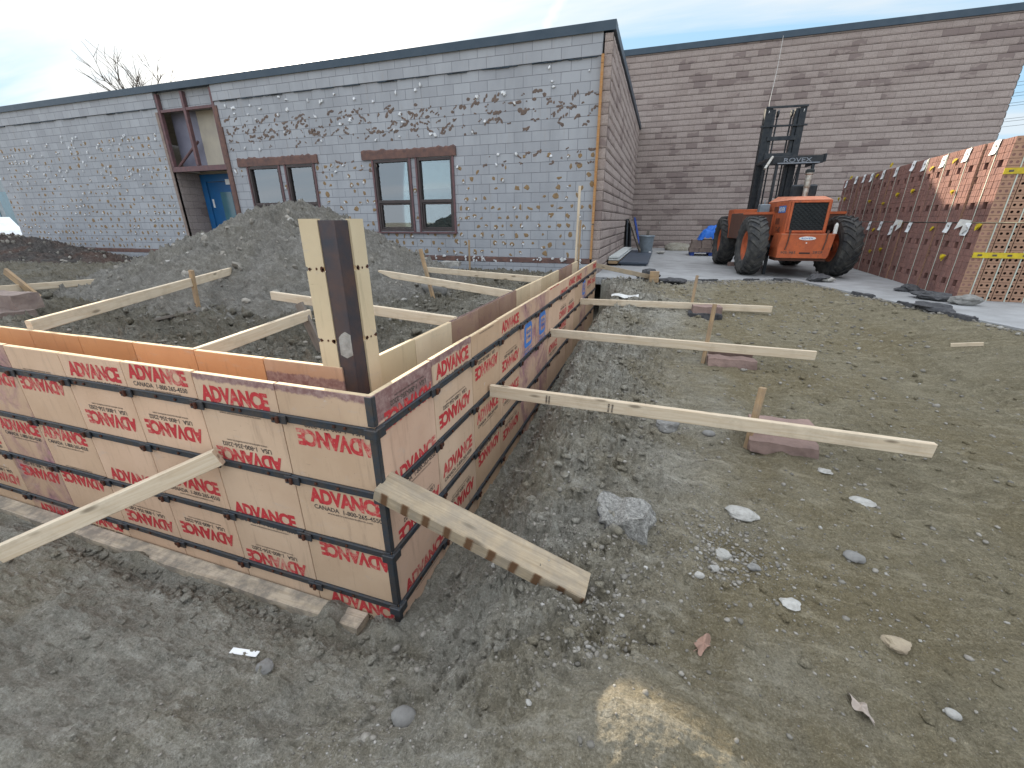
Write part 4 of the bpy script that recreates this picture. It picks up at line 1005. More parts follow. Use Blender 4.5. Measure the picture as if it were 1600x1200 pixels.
# roof, edge flashing
mb = MB().box(-21.6, -.42, YW + .02, 18.9, ZTOP - .12, ZTOP - .02); mb.build('roof', 'roof_grey', bl)
mb = MB().bbox(-21.75, -.16, YW - .075, YW + .25, ZTOP - .155, ZTOP, .004)
mb.bbox(-.42, -.165, YW + .252, 18.9, ZTOP - .155, ZTOP - .0005, .004); mb.box(-21.75, -.165, YW - .078, YW - .072, ZTOP - .165, ZTOP - .15)
mb.build('flashing', 'flashing', bl)
# adhesive dabs and foil scraps left on the blocks
def blob(mb, x, z, w_, h_, y, mi=0, th=.006, ang=0.):
    n_ = random.choice((6, 7, 8, 9)); pts = []
    for i in range(n_):
        t_ = 2 * math.pi * i / n_; r_ = random.uniform(.55, 1.15)
        a_ = w_ * .5 * r_ * math.cos(t_); c_ = h_ * .5 * r_ * math.sin(t_)
        pts.append((x + a_ * math.cos(ang) - c_ * math.sin(ang), z + a_ * math.sin(ang) + c_ * math.cos(ang)))
    vs = [(p, y - .0005, q) for p, q in pts] + [(x + (p - x) * .7, y - th, z + (q - z) * .7) for p, q in pts]
    mb.add(vs, [list(range(n_, 2 * n_))] + [(i, (i + 1) % n_, n_ + (i + 1) % n_, n_ + i) for i in range(n_)], mi)
dab = MB(); brn = MB(); foil = MB()
def inhole(x, z): return any(a - .08 < x < b + .08 and c - .05 < z < d + .3 for a, b, c, d in holes)
for (a, b, zr0) in ((-10.6, -.45, 3.3), (-21.6, -13.1, 4.3)):
    for r_ in range(19):
        z_ = ZR + (r_ + .5) * C_
        if z_ > zr0: continue
        x_ = a + random.uniform(0, .2)
        while x_ < b:
            if not inhole(x_, z_) and random.random() < (.80 if r_ < 6 else .55):
                zz_ = z_ + random.gauss(0, .022)
                blob(dab, x_, zz_, random.uniform(.06, .16), random.uniform(.06, .15), YW, ang=random.uniform(-.6, .6))
                if random.random() < .33: blob(foil, x_ + random.uniform(-.04, .05), zz_ - .02, random.uniform(.03, .08), random.uniform(.03, .08), YW - .008, th=random.uniform(.01, .035), ang=random.uniform(-1, 1))
            x_ += random.choice((.2, .2, .22, .3)) * random.uniform(.8, 1.3)
for (z_, dens) in ((3.15, .5), (3.36, .5), (3.85, .35), (4.0, .75), (4.10, .75), (4.22, .85), (4.36, .8), (4.48, .55)):
    x_ = -10.5
    while x_ < -.5:
        if random.random() < dens and not inhole(x_, z_):
            zq = z_ + random.gauss(0, .03); aq = random.gauss(.25, .5); lq = random.uniform(.04, .12)
            for q in range(random.choice((1, 2, 3, 3))): blob(brn, x_ + q * lq * .7, zq + q * lq * .5 * math.sin(aq) + random.gauss(0, .02), lq * random.uniform(.8, 1.6), lq * random.uniform(.5, 1.), YW, ang=aq + random.gauss(0, .4), th=.004 + .0015 * q)
        if random.random() < .10 and not inhole(x_, z_): blob(foil, x_, z_ + random.gauss(0, .05), random.uniform(.04, .12), random.uniform(.05, .14), YW - .006, th=.03, ang=random.uniform(-1, 1))
        x_ += random.uniform(.12, .34)
for _ in range(26): blob(foil, random.uniform(-10.4, -.6), random.uniform(4.5, 4.95), random.uniform(.05, .12), random.uniform(.05, .12), YW - .006, th=.03)
for _ in range(70): blob(foil, random.uniform(-21.4, -13.2), random.uniform(3.2, 4.6), random.uniform(.03, .07), random.uniform(.05, .12), YW - .006, th=.03)
for _ in range(90):
    x_ = random.uniform(-10.6, -.5); blob(foil, x_, ZR - random.uniform(.0, .1), random.uniform(.04, .12), random.uniform(.03, .09), YW - .06, th=.02, ang=random.uniform(-1, 1))
dab.build('adhesive_dabs', 'adhesive', bl, fix=False)['kind'] = 'stuff'
brn.build('torn_adhesive', 'adhesive_brown', bl, fix=False)['kind'] = 'stuff'
foil.build('foil_scraps', 'foil', bl, fix=False)['kind'] = 'stuff'
# windows
for i, (a, b) in enumerate(wins):
    fr = MB(); y0, y1 = YW - .02, YW + .07
    for (x0, x1, z0, z1) in ((a, a + .05, WZ0, WZ1), (b - .05, b, WZ0, WZ1), (a + .051, b - .051, WZ1 - .05, WZ1), (a + .051, b - .051, WZ0, WZ0 + .05), (a + .051, b - .051, WZ0 + .66, WZ0 + .73)): fr.bbox(x0, x1, y0, y1, z0, z1, .003)
    wz = MB()
    wo = fr.build('window', 'window_frame', bl)
    s_ = MB()
    for (x0, x1, z0, z1) in ((a + .053, a + .09, WZ0 + .055, WZ0 + .655), (b - .09, b - .053, WZ0 + .055, WZ0 + .655), (a + .091, b - .091, WZ0 + .62, WZ0 + .655), (a + .091, b - .091, WZ0 + .055, WZ0 + .09)): s_.bbox(x0, x1, YW + .005, YW + .05, z0, z1, .003)
    s_.build('sash', 'window_frame', wo)
    MB().box(a + .05, b - .05, YW + .052, YW + .056, WZ0 + .05, WZ1 - .05).build('pane', 'window_glass', wo)
    zb_ = [2.72, 2.74, 2.5, 2.86][i]
    mbl = MB().box(a + .08, b - .08, YW + .09, YW + .094, zb_, WZ1 - .09); mbl.box(a + .08, b - .08, YW + .083, YW + .10, zb_ - .025, zb_); mbl.build('blind', 'blind', wo)
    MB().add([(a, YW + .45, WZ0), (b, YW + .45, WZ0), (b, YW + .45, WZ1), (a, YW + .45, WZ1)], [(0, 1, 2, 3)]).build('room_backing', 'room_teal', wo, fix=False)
for (a, b) in ((-6.25, -3.66), (-10.35, -7.62)):
    vs = []; n_ = 40
    for i in range(n_ + 1):
        x_ = a + (b - a) * i / n_; k_ = random.uniform(-.02, .03); vs += [(x_, YW + .01, 3.40), (x_, YW - .045, 3.40), (x_, YW - .040, 3.58 + k_), (x_, YW + .01, 3.62 + k_)]
    MB().add(vs, [(i * 4 + k, i * 4 + (k + 1) % 4, (i + 1) * 4 + (k + 1) % 4, (i + 1) * 4 + k) for i in range(n_) for k in range(4)] + [(0, 1, 2, 3), (n_ * 4, n_ * 4 + 3, n_ * 4 + 2, n_ * 4 + 1)]).build('lintel', 'red_lintel', bl)
    ji = MB()
    ws_ = [w_ for w_ in wins if a < w_[0] < b]
    for x_ in (ws_[1][0] - .052, ws_[0][1] + .006, ws_[1][1] + .006, ws_[0][0] - .052): ji.box(x_, x_ + .045, YW - .035, YW - .001, WZ0 - .02, 3.395)
    ji.box(a + .2, b - .05, YW - .06, YW - .002, WZ0 - .06, WZ0 - .022)
    ji.build('jamb_trim', 'purple_steel', bl)
# corner trims
MB().box(-.405, -.355, YW - .10, YW - .004, 1.9, LEDGE).box(-.405, -.36, YW - .09, YW - .004, ZR, 1.88).build('corner_trim', 'orange_wood', bl)
MB().box(-10.80, -10.68, YW - .03, YW + .02, .9, LEDGE - .1).box(-10.66, -10.63, YW - .045, YW - .002, .9, 4.4).build('corner_trim', 'red_lintel', bl)
MB().box(-13.05, -12.955, YW - .025, YW + .06, .9, 4.9).build('corner_trim', 'stone_brown', bl)
# recess with door
DY = 9.62
rc = MB(); rc.add([(-12.955, YW, .5), (-12.955, DY, .5), (-12.955, DY, 3.4), (-12.955, YW, 3.4)], [(0, 1, 2, 3)]); rc.build('recess_side', 'veneer_y', bl, fix=False)
MB().add([(-10.765, YW, .5), (-10.765, YW, LEDGE), (-10.765, DY, LEDGE), (-10.765, DY, .5)], [(0, 1, 2, 3)]).build('recess_side', 'cmu_blue', bl, fix=False)
MB().box(-12.95, -10.77, DY, DY + .1, 3.37, 3.6).box(-11.36, -10.77, DY, DY + .1, .5, 3.37).build('recess_back', 'cream_panel', bl)
MB().box(-12.95, -10.77, YW + .10, YW + .3, 4.93, ZTOP - .14).build('recess_top', 'cmu_blue', bl)
MB().box(-12.95, -11.95, YW + .35, YW + .39, 3.55, 4.93).build('recess_panel', 'slate_panel', bl)
MB().box(-11.945, -10.77, YW + .35, YW + .39, 3.55, 4.93).build('recess_panel', 'cream_panel', bl)
MB().box(-12.95, -10.77, YW + .0, DY, 3.44, 3.45).build('recess_soffit', 'cream_panel', bl)
stl = MB()
for x_ in (-12.95, -11.95, -10.86): stl.bbox(x_, x_ + .09, YW - .01, YW + .09, 3.5, ZTOP - .2, .004)
stl.bbox(-12.95, -10.78, YW - .012, YW + .10, 3.36, 3.495, .004); stl.bbox(-12.85, -10.87, YW, YW + .07, 4.88, 4.95, .004)
stl.tube([(-12.85, YW + .12, 3.5), (-11.95, YW + .22, 4.15)], .035, 8)
stl.build('steel_frame', 'purple_steel', bl)
dr = MB().bbox(-12.72, -11.42, DY - .04, DY - .002, .6, 3.14, .004).build('door', 'door_blue', bl)
f_ = MB()
for b4 in ((-12.93, -12.73, .6, 3.36), (-11.41, -11.36, .6, 3.36), (-12.725, -11.415, 3.15, 3.36)): f_.bbox(b4[0], b4[1], DY - .08, DY - .001, b4[2], b4[3], .004)
f_.build('door_frame', 'door_blue', dr)
MB().bbox(-12.25, -11.78, DY - .05, DY - .041, 1.75, 2.85, .003).build('door_window', 'far_glass', dr)
MB().tube([(-11.55, DY - .09, 1.55), (-11.55, DY - .09, 1.85)], .015, 6).box(-11.58, -11.52, DY - .07, DY - .041, 1.5, 1.9).build('handle', 'chrome', dr)
MB().box(-11.85, -11.6, DY - .12, DY - .081, 3.05, 3.2).box(-12.05, -11.72, DY - .056, DY - .052, 1.78, 1.92).box(-12.64, -12.58, DY - .06, DY - .042, 2.4, 2.65).build('door_closer', 'tag_paper', dr)

# split-face veneer side wall
def veneer_profile(z0, z1, out=.03):
    pr = [(0, z0)]; z = z0
    while z < z1 - .01:
        e = min(z + C_, z1); o_ = out
        pr += [(0, z), (0, z + .010), (o_ * .62, z + .014), (o_, z + .05), (o_ * .96, e - .02), (o_ * .55, e - .0005)]; z = e
    pr += [(0, z1)]; return pr
def veneer(name, mat, parent, length_pts, place, z0, z1, out=.03, jit=.006):
    """place(u, d, z) -> 3-D point, u along wall, d outwards"""
    pr = veneer_profile(z0, z1, out); n_ = len(pr); vs = []; m_ = len(length_pts)
    for u in length_pts:
        for (d, z) in pr:
            vs.append(place(u, d + (random.uniform(-jit, jit) if d > .001 else 0), z))
    fs = [(i * n_ + k, (i + 1) * n_ + k, (i + 1) * n_ + k + 1, i * n_ + k + 1) for i in range(m_ - 1) for k in range(n_ - 1)]
    o = MB().add(vs, fs).build(name, mat, parent, fix=False); return o
veneer('side_wall', 'veneer_y', bl, np.arange(YW - .02, 18.93, .10), lambda u, d, z: (-.245 + d, u, z), ZR - 2 * C_, ZTOP - .19, .045)
veneer('side_wall_end', 'veneer_x', bl, np.linspace(-.36, -.20, 4), lambda u, d, z: (u, YW - .02 - d * .5, z), ZR - 2 * C_, ZTOP - .19, .03)

# tall brick building
bb = root('brown_block_building', 'tall windowless building of brown split-face blocks behind the forklift', 'building', (0, 0, 0))
YB = 18.92; XB = 11.25; ZB = 8.10
veneer('wall', 'veneer_x', bb, np.arange(-6, XB + .04, .2032), lambda u, d, z: (u, YB - d, z), ZR - 2 * C_, ZB - .18, .035, .003)
veneer('wall', 'veneer_y', bb, np.arange(YB - .03, 34, .5), lambda u, d, z: (XB + d, u, z), ZR - 2 * C_, ZB - .18, .045)
MB().box(-14, XB - .03, YB + .03, 34, ZR, ZB - .05).build('roof', 'roof_grey', bb)
MB().bbox(-14, XB + .09, YB - .09, YB + .25, ZB - .20, ZB, .004).bbox(XB - .2, XB + .09, YB + .255, 34, ZB - .20, ZB, .004).build('flashing', 'flashing', bb)
MB().tube([(.95, YB - .05, 1.92), (.95, YB - .12, 1.92), (.95, YB - .14, 1.84)], .022, 7).build('tap', 'chrome', bb)

# left background: car, glazed building, tree behind the roof
fb = root('distant_building', 'distant glazed building seen past the left end of the block wall', 'building', (-52, 24, 0))
MB().box(-10, 6, 0, 10, .4, 5.6).build('wall', 'far_wall', fb)
for x_ in (-8, -5, -2, 1, 3.6): MB().bbox(x_, x_ + 2.2, -.06, -.01, 1.4, 4.6, .01).build('window', 'far_glass', fb)
car = root('parked_car', 'white car front just visible past the dark heap at the left edge', 'car', (-31.6, 11.9, .8), R(-4))
pr = [(-2.1, .35), (-2.15, .75), (-1.9, .95), (-1.2, 1.02), (-.65, 1.42), (.55, 1.45), (1.15, 1.0), (2.0, .84), (2.2, .62), (2.18, .3)]
MB().prism(pr, -.85, .85, 'y').build('body', 'car_white', car)
MB().prism([(-1.08, 1.02), (-.62, 1.37), (.48, 1.40), (.98, 1.02)], -.856, -.851, 'y').build('side_window', 'far_glass', car)
for x_ in (-1.35, 1.35):
    wh = MB().lathe([(-.1, .0), (-.1, .33), (.1, .33), (.1, 0)], 20, 0, 'x').build('wheel', 'tyre_rubber', car); wh.rotation_euler = (0, 0, R(90)); wh.location = (x_, -.80, .32)
MB().bbox(1.95, 2.19, -.80, -.50, .62, .78, .02).build('headlight', 'chrome', car)

TS = 1.0; tr = root('bare_tree', 'bare leafless tree with fine twigs rising behind the block building roof', 'tree', (-32.6, 25, .5))
tb = MB(); cb = MB()
def branch(p, d, L, r, lv):
    pts = [p]; q = p.copy(); dd = d.copy()
    for i in range(4):
        dd = (dd + Vector((random.gauss(0, .12), random.gauss(0, .12), random.gauss(.05, .08)))).normalized(); q = q + dd * L / 4; pts.append(q.copy())
    (tb if lv == 0 else cb).tube(pts, [r, r * .9, r * .8, r * .68, r * .55], 5 if lv else 9)
    if lv >= 5: return
    for i in range(random.choice((3, 4)) if lv < 4 else 3):
        a = random.uniform(.25, .75); ax = Vector((random.gauss(0, 1), random.gauss(0, 1), random.gauss(0, .3))).normalized()
        nd = (dd + ax * a * 1.1).normalized(); j = random.choice((2, 3, 4))
        branch(pts[j], nd, L * random.uniform(.62, .78), max(.014, r * .55), lv + 1)
random.seed(5); branch(Vector((0, 0, 0)), Vector((0, 0, 1)), 4.4, .22, 0); random.seed(77)
TS = 12.4 / max(p[2] for p in cb.v); tr.scale = (TS * .9, TS * .9, TS); tb.build('trunk', 'bark', tr, fix=False); cb.build('crown', 'bark', tr, fix=False)

for k, (z_, dx) in enumerate(((20.2, 0), (19.75, 0), (18.85, 0), (18.45, 0), (17.6, 0), (17.25, 0), (15.6, 0), (15.25, 0), (14.6, 0))):
    o = MB().tube([(20, 90, z_ - .9), (38, 90, z_ - .3), (46, 90, z_), (70, 90, z_ + 1.6)], .024, 5).build('power_line', 'mast_steel')
    tag(o, ['top', 'second', 'third', 'fourth', 'fifth', 'sixth', 'seventh', 'eighth', 'lowest'][k] + ' of the nine thin power lines crossing the sky at right', 'power line', 'power lines at the right edge')

# ------------------------------------------------------------------ stacked brick cubes
def brick_cube():
    rt = root('brick_cube', '', 'brick cube', group='strapped cubes of bricks')
    D = 1.0; Wd = .655; H = 1.06; nr = 12; rh = H / nr; nc = 12; cw = Wd / nc
    mb = MB()
    voids = {(3, 2), (3, 3), (3, 7), (3, 8), (9, 2), (9, 3), (9, 7), (9, 8)}   # row from the bottom
    voids = {(8, 2), (8, 3), (8, 8), (8, 9), (2, 2), (2, 3), (2, 8), (2, 9), (6, 11)}
    for r_ in range(nr):
        for c_ in range(nc):
            if (r_, c_) in voids: continue
            j = random.uniform(0, .006); mb.bbox(j, .19, c_ * cw + .001, (c_ + 1) * cw - .001, r_ * rh + .001, (r_ + 1) * rh - .0015, .0025)
    mb.box(.20, D, .03, Wd - .03, .01, H - .01, 1)
    o1 = mb.build('bricks', ['brick_red', 'core_dark'], rt)
    # end faces: brick beds with round cores (near side only has depth)
    e = MB(); cell = .0667; nx_ = 15; dp = .055
    for r_ in range(nr):
        z0 = r_ * rh + .002; z1 = (r_ + 1) * rh - .002; zc = (z0 + z1) / 2
        for k in range(nx_):
            x0 = k * cell + (.004 if k % 3 == 0 else 0) + (.1 if r_ % 2 else 0) * 0; x1 = (k + 1) * cell - (.004 if k % 3 == 2 else 0); xc = (x0 + x1) / 2; yo = -.001
            ov = [(x0, z0), (xc, z0), (x1, z0), (x1, zc), (x1, z1), (xc, z1), (x0, z1), (x0, zc)]
            iv = [(xc + .018 * math.cos(t_), zc + .018 * math.sin(t_)) for t_ in [R(225 + 45 * i) for i in range(8)]]
            vs = [(a, yo, b) for a, b in ov] + [(a, yo, b) for a, b in iv] + [(a, yo + dp, b) for a, b in iv]
            e.add(vs, [(i, (i + 1) % 8, 8 + (i + 1) % 8, 8 + i) for i in range(8)], 0)
            e.add([vs[i] for i in range(8, 24)], [(i, (i + 1) % 8, 8 + (i + 1) % 8, 8 + i) for i in range(8)] + [tuple(range(8, 16))], 1)
    e.build('end_bricks', ['brick_end', 'core_dark'], rt, fix=False)
    st = MB()
    st.box(-.006, -.003, .32, .335, 0, H + .002).box(-.006, D, .32, .335, H + .001, H + .004)
    st.build('strap', 'strap', rt)
    st2 = MB()
    for x_ in (.14, .34, .54, .74, .92): st2.box(x_, x_ + .014, -.006, -.003, 0, H + .002)
    st2.build('end_strap', 'strap', rt)
    tg = MB(); vs = []
    for i, (dx, dz) in enumerate(((.06, .004), (-.006, .006), (-.012, -.05), (-.010, -.11), (-.022, -.17))):
        for yy in (.245, .395): vs.append((dx, yy + .01 * i, H + dz))
    tg.add(vs, [(2 * i, 2 * i + 1, 2 * i + 3, 2 * i + 2) for i in range(4)])
    to = tg.build('paper_tag', 'tag_paper', rt, fix=False)
    MB().box(-.0165, -.0155, .30, .34, H - .078, H - .066).box(-.0165, -.0155, .30, .37, H - .060, H - .054).build('tag_print', 'black_print', to)
    for (y_, z_) in ((.0, H - .01), (.64, .60)):
        yb = MB()
        for _ in range(5):
            dx, dy, dz = random.uniform(-.03, 0), random.uniform(-.03, .03), random.uniform(-.05, .01)
            yb.add([(dx, y_ + dy, z_ + dz), (dx - .02, y_ + dy + .06, z_ + dz + .01), (dx - .015, y_ + dy + .05, z_ + dz - .06), (dx - .03, y_ + dy - .01, z_ + dz - .05)], [(0, 1, 2, 3)])
        yb.build('yellow_tape', 'yellow_plastic', rt, fix=False)
    return rt
bc = brick_cube(); dirv = Vector((.060, 1, 0)).normalized(); rzb = -math.atan2(.060, 1)
ordn = ['first', 'second', 'third', 'fourth', 'fifth', 'sixth', 'seventh', 'eighth', 'ninth', 'tenth', 'eleventh']
cubes = []
for tier in (0, 1):
    for k in range(11):
        o = bc if (tier == 0 and k == 0) else copy_tree(bc)
        for c_ in list(kids(o)):   # strapping odds and ends differ from cube to cube
            if o is bc: continue
            if c_.name.startswith('yellow_tape'):
                if random.random() < .45: bpy.data.objects.remove(c_); continue
                c_.location = (0, random.uniform(-.04, .05), random.uniform(-.02, .03)); c_.scale = (1, random.uniform(.5, 1.1), random.uniform(.5, 1.1))
            elif c_.name.startswith('paper_tag'):
                if tier == 0 and k in (2, 7): bpy.data.objects.remove(c_.children[0]); bpy.data.objects.remove(c_); continue
                c_.location = (0, random.uniform(-.07, .07), random.uniform(-.02, .015)); c_.rotation_euler = (random.uniform(-.12, .12), 0, 0)
        p = Vector((5.36, 6.72, .85 + tier * 1.075)) + dirv * (k * .668) + Vector((random.uniform(-.012, .012), 0, 0))
        o.location = p; o.rotation_euler = (0, 0, rzb + random.uniform(-.006, .006)); cubes.append((o, tier, k))
        o['label'] = 'brown brick cube in the %s tier of the stack, %s from the near end' % ('top' if tier else 'bottom', ordn[k])
# yellow wrap tape on the near end
for (x0, z0, nm) in ((.02, 1.86, 'upper left'), (.36, 1.52, 'right middle'), (.0, 1.20, 'lower')):
    pass
for (x0, x1, z0, lb) in ((.0, 1.0, .60, 'yellow tape band low on the near end of the brick stack'), (.42, 1.0, 1.06, 'short yellow tape band at mid height on the near end of the brick stack'), (.0, 1.0, 1.68, 'yellow tape band high on the near end of the brick stack')):
    o = MB().box(x0, x1, -.018, -.012, z0, z0 + .075).build('yellow_tape_band', 'yellow_plastic'); o.location = (5.36, 6.72, .85); o.rotation_euler = (0, 0, rzb); tag(o, lb, 'tape')
    mk_ = MB()
    for q in range(6): mk_.box(x0 + .05 + q * .16, x0 + .05 + q * .16 + .05, -.0195, -.0185, z0 + .025, z0 + .05)
    mk_.build('tape_print', 'black_print', o)
mb = MB()
vs = [(0, 0, 0), (0, .28, .02), (-.05, .25, -.13), (-.02, .12, -.07), (-.06, .06, -.20), (-.03, -.05, -.12)]
mb.add(vs, [(0, 1, 3), (1, 2, 3), (0, 3, 4), (0, 4, 5)])
o = mb.build('plastic_film', 'plastic_film', fix=False); o.location = (5.38, 7.05, 1.95); tag(o, 'crumpled clear film hanging between the brick tiers near the front end', 'plastic film')
o = MB().add(vs, [(0, 1, 3), (1, 2, 3), (0, 3, 4), (0, 4, 5)]).build('plastic_film', 'plastic_film', fix=False); o.location = (5.50, 9.35, 1.95); tag(o, 'crumpled clear film hanging between the brick tiers halfway along', 'plastic film')

# ------------------------------------------------------------------ rough-terrain forklift
fl = root('forklift', 'old orange rough-terrain forklift with dark mast and big lugged tyres', 'forklift', (3.76, 9.40, .85), R(4))
def rotz(a, c=(0, 0, 0)): return Matrix.Translation(c) @ Matrix.Rotation(a, 4, 'Z') @ Matrix.Translation(-Vector(c))
# hood with lighter sloping top
hx0, hx1 = -.36, .38
MB().bbox(hx0, hx1, -.42, 1.05, .80, 1.48, .015).build('hood', 'orange_paint', fl)
MB().add([(hx0, -.42, 1.481), (hx1, -.42, 1.481), (hx1, 1.05, 1.481), (hx0, 1.05, 1.481), (hx0 + .16, -.30, 1.55), (hx1 - .12, -.30, 1.55), (hx1 - .12, 1.0, 1.60), (hx0 + .16, 1.0, 1.60)],
         [(0, 1, 5, 4), (1, 2, 6, 5), (2, 3, 7, 6), (3, 0, 4, 7), (4, 5, 6, 7)]).build('hood_top', 'orange_top', fl)
gf = MB().box(hx0 + .07, hx1 - .07, -.428, -.421, .92, 1.43).build('grille', 'inside_dark', fl)
gm = MB()
for r_ in range(15):
    z_ = .935 + r_ * .0345; pts = []
    for k in range(29):
        x_ = hx0 + .08 + k * (hx1 - hx0 - .16) / 28; pts.append((x_, -.434, z_ + (.008 if (k // 2 + r_) % 2 else -.008)))
    gm.tube(pts, .0042, 4, caps=False)
gm.build('grille_mesh', 'mast_steel', gf)
gr_ = MB()
for b6 in ((hx0 + .03, hx0 + .07, .88, 1.46), (hx1 - .07, hx1 - .03, .88, 1.46), (hx0 + .071, hx1 - .071, 1.431, 1.46), (hx0 + .071, hx1 - .071, .88, .919)): gr_.bbox(b6[0], b6[1], -.45, -.421, b6[2], b6[3], .004)
gr_.build('grille_surround', 'orange_paint', gf)
vn = MB()
for r_, z_ in ((0, 1.26), (1, 1.03)):
    for k in range(5): vn.add([(hx0 - .004, -.02 + .055 * k + (.25 if r_ == 0 else .0), z_), (hx0 - .004, .005 + .055 * k + (.25 if r_ == 0 else .0), z_), (hx0 - .004, .02 + .055 * k + (.25 if r_ == 0 else .0), z_ + .12), (hx0 - .004, -.005 + .055 * k + (.25 if r_ == 0 else .0), z_ + .12)], [(0, 1, 2, 3)])
vn.build('vents', 'inside_dark', fl, fix=False)
def flat_text(txt, w_, h_, plane, mat, parent, bold=.02, name='lettering'):
    u, v, fs = text_mesh(txt, w_, h_, bold); MB().add([plane(a, b) for a, b in zip(u, v)], fs).build(name, mat, parent, fix=False)
dc = MB().box(hx0 - .006, hx0 - .002, -.26, .17, 1.255, 1.385).build('decal', 'blue_print', fl)
flat_text('ROVEX', .36, .085, lambda a, b: (hx0 - .008, -.045 - a, 1.32 + b), 'white_print', dc, .03)
flat_text('T-42', .30, .10, lambda a, b: (hx0 - .006, .0 - a, .93 + b), 'black_print', fl, .01)
# counterweight
cwo = MB().prism([(-.46, .60), (-.42, .86), (.50, .86), (.46, .46), (.43, .40), (-.45, .40)], -.58, -.05, 'y').build('counterweight', 'orange_paint', fl)
MB().box(-.44, .48, -.585, -.581, .845, .862).build('weight_lip', 'orange_top', cwo)
MB().box(-.44, .45, -.50, -.06, .34, .40).build('weight_base', 'rusty_panel', cwo)
flat_text('905-985', .27, .048, lambda a, b: (-.26 + a, -.583, .505 + b), 'black_print', cwo, .01)
flat_text('2829', .17, .048, lambda a, b: (.26 + a, -.583, .515 + b), 'black_print', cwo, .01)
MB().box(-.06, .13, -.586, -.582, .485, .51).build('smudge', 'inside_dark', cwo)
el = MB(); ep = [(.03 + .15 * math.cos(t_), .775 + .035 * math.sin(t_)) for t_ in np.linspace(0, 6.283, 25)[:-1]]
el.prism(ep, -.586, -.5815, 'y'); elo = el.build('badge', 'white_print', cwo)
flat_text('ROVEX', .20, .03, lambda a, b: (.03 + a, -.588, .775 + b), 'blue_print', elo, .01)
bd = MB().lathe([(0, .0), (0, .014)], 12, 0, 'z').build('badge_dot', 'white_print', cwo); bd.location = (.03, -.5835, .69); bd.rotation_euler = (R(90), 0, 0)
cwo.children and None
for o_ in []:
    if o_.name.startswith('badge_dot'): o_.location = (.03, -.5835, .69); o_.rotation_euler = (R(90), 0, 0)
for x_, nm in ((-.30, 0), (.36, 1)): MB().tube([(x_, -.59, .93), (x_ - .005, -.597, .72), (x_ - .03, -.597, .56)], .012, 6).bbox(x_ - .02, x_ + .02, -.60, -.586, .86, .92, .003).build('strap_latch', 'rusty_panel', cwo)
# fenders / side tanks
for s, x0, x1 in ((-1, -.98, hx0 - .004), (1, hx1 + .004, .98)):
    f = MB(); f.bbox(x0, x1, .42, 1.60, .72, 1.26, .008, 1); 
    f.build('fender', ['orange_paint', 'rusty_panel'], fl)
    e = MB(); xa, xb = (x0, x1)
    e.box(xa - .002, xb, .405, .418, 1.23, 1.28); xe = (xb - .03, xb) if s < 0 else (xa, xa + .03)
    e.box(xe[0], xe[1], .405, .418, .70, 1.229); e.prism([(xe[0] if s < 0 else xe[1], .72), (xe[0] if s < 0 else xe[1], .90), (xe[0] - s * -.22 if s < 0 else xe[1] + .22, .72)], .400, .418, 'y')
    e.build('fender_edge', 'orange_paint', fl)
    MB().bbox(x0 + .05, x1 - .05, 1.62, 2.25, .70, 1.36, .01).build('front_fender', 'orange_paint', fl)
MB().bbox(-.62, -.42, .62, .82, 1.265, 1.44, .01).tube([(-.52, .72, 1.44), (-.52, .72, 1.53)], .012, 6).build('battery_box', 'galvanised', fl)
# chassis, axles
MB().bbox(-.30, .36, -.40, 2.3, .45, .80, .01).build('chassis', 'rusty_panel', fl)
MB().tube([(-.7, .0, .58), (.7, .0, .58)], .07, 10).tube([(-.7, 2.5, .6), (.7, 2.5, .6)], .09, 10).bbox(-.46, -.40, .1, .16, .0, .5, .004).build('axle', 'mast_steel', fl)
# wheels
def wheel(r, wd, x, y, rz, parent, rimr=.30):
    wr = bpy.data.objects.new('wheel', None); COL.objects.link(wr); wr.parent = parent; wr.location = (x, y, r); wr.rotation_euler = (0, 0, rz)
    h = wd / 2; t_ = MB()
    prof = [(-h * .62, rimr), (-h * .86, rimr + .03), (-h * 1.0, rimr + (r - rimr) * .45), (-h * .97, rimr + (r - rimr) * .75), (-h * .80, r - .045), (-h * .4, r - .028), (0, r - .024), (h * .4, r - .028), (h * .80, r - .045), (h * .97, rimr + (r - rimr) * .75), (h, rimr + (r - rimr) * .45), (h * .86, rimr + .03), (h * .62, rimr)]
    t_.lathe(prof, 48); NL = 22
    for k in range(NL):
        for s in (-1, 1):
            a0 = 2 * math.pi * (k + (.5 if s > 0 else 0)) / NL; vs = []
            for i, (u, ro) in enumerate(((.04, -.002), (.45, -.002), (.85, -.014), (1.03, -.065))):
                da = .30 * u; wa = .075
                for (dr_, sg) in ((-.05, -1), (ro, -1), (ro, 1), (-.05, 1)):
                    a = a0 - da + sg * wa * .62; rad = r + dr_ if dr_ != -.05 else r - .06 - (.05 if i == 3 else 0); vs.append((s * h * u, rad * math.cos(a), rad * math.sin(a)))
            fs = [(i * 4 + q, i * 4 + (q + 1) % 4, (i + 1) * 4 + (q + 1) % 4, (i + 1) * 4 + q) for i in range(3) for q in range(4)] + [(0, 1, 2, 3), (12, 15, 14, 13)]
            t_.add(vs, fs)
    t_.build('tyre', 'tyre_rubber', wr)
    MB().lathe([(-h * .62, rimr + .004), (-h * .55, rimr - .03), (-h * .25, rimr - .05), (-h * .15, .12), (-h * .35, .10), (-h * .35, 0)], 32).lathe([(-h * .1, rimr - .02), (h * .62, rimr + .004), (h * .5, rimr - .04), (h * .2, .1), (h * .2, 0)], 32).build('rim', 'orange_paint', wr)
    return wr
for (x, y, rz) in ((-.82, 0, R(1)), (.80, 0, R(7))): wheel(.60, .36, x, y, rz, fl)
for (x, y, rz) in ((-.86, 2.5, 0), (.78, 2.5, 0)): wheel(.61, .40, x, y, rz, fl)
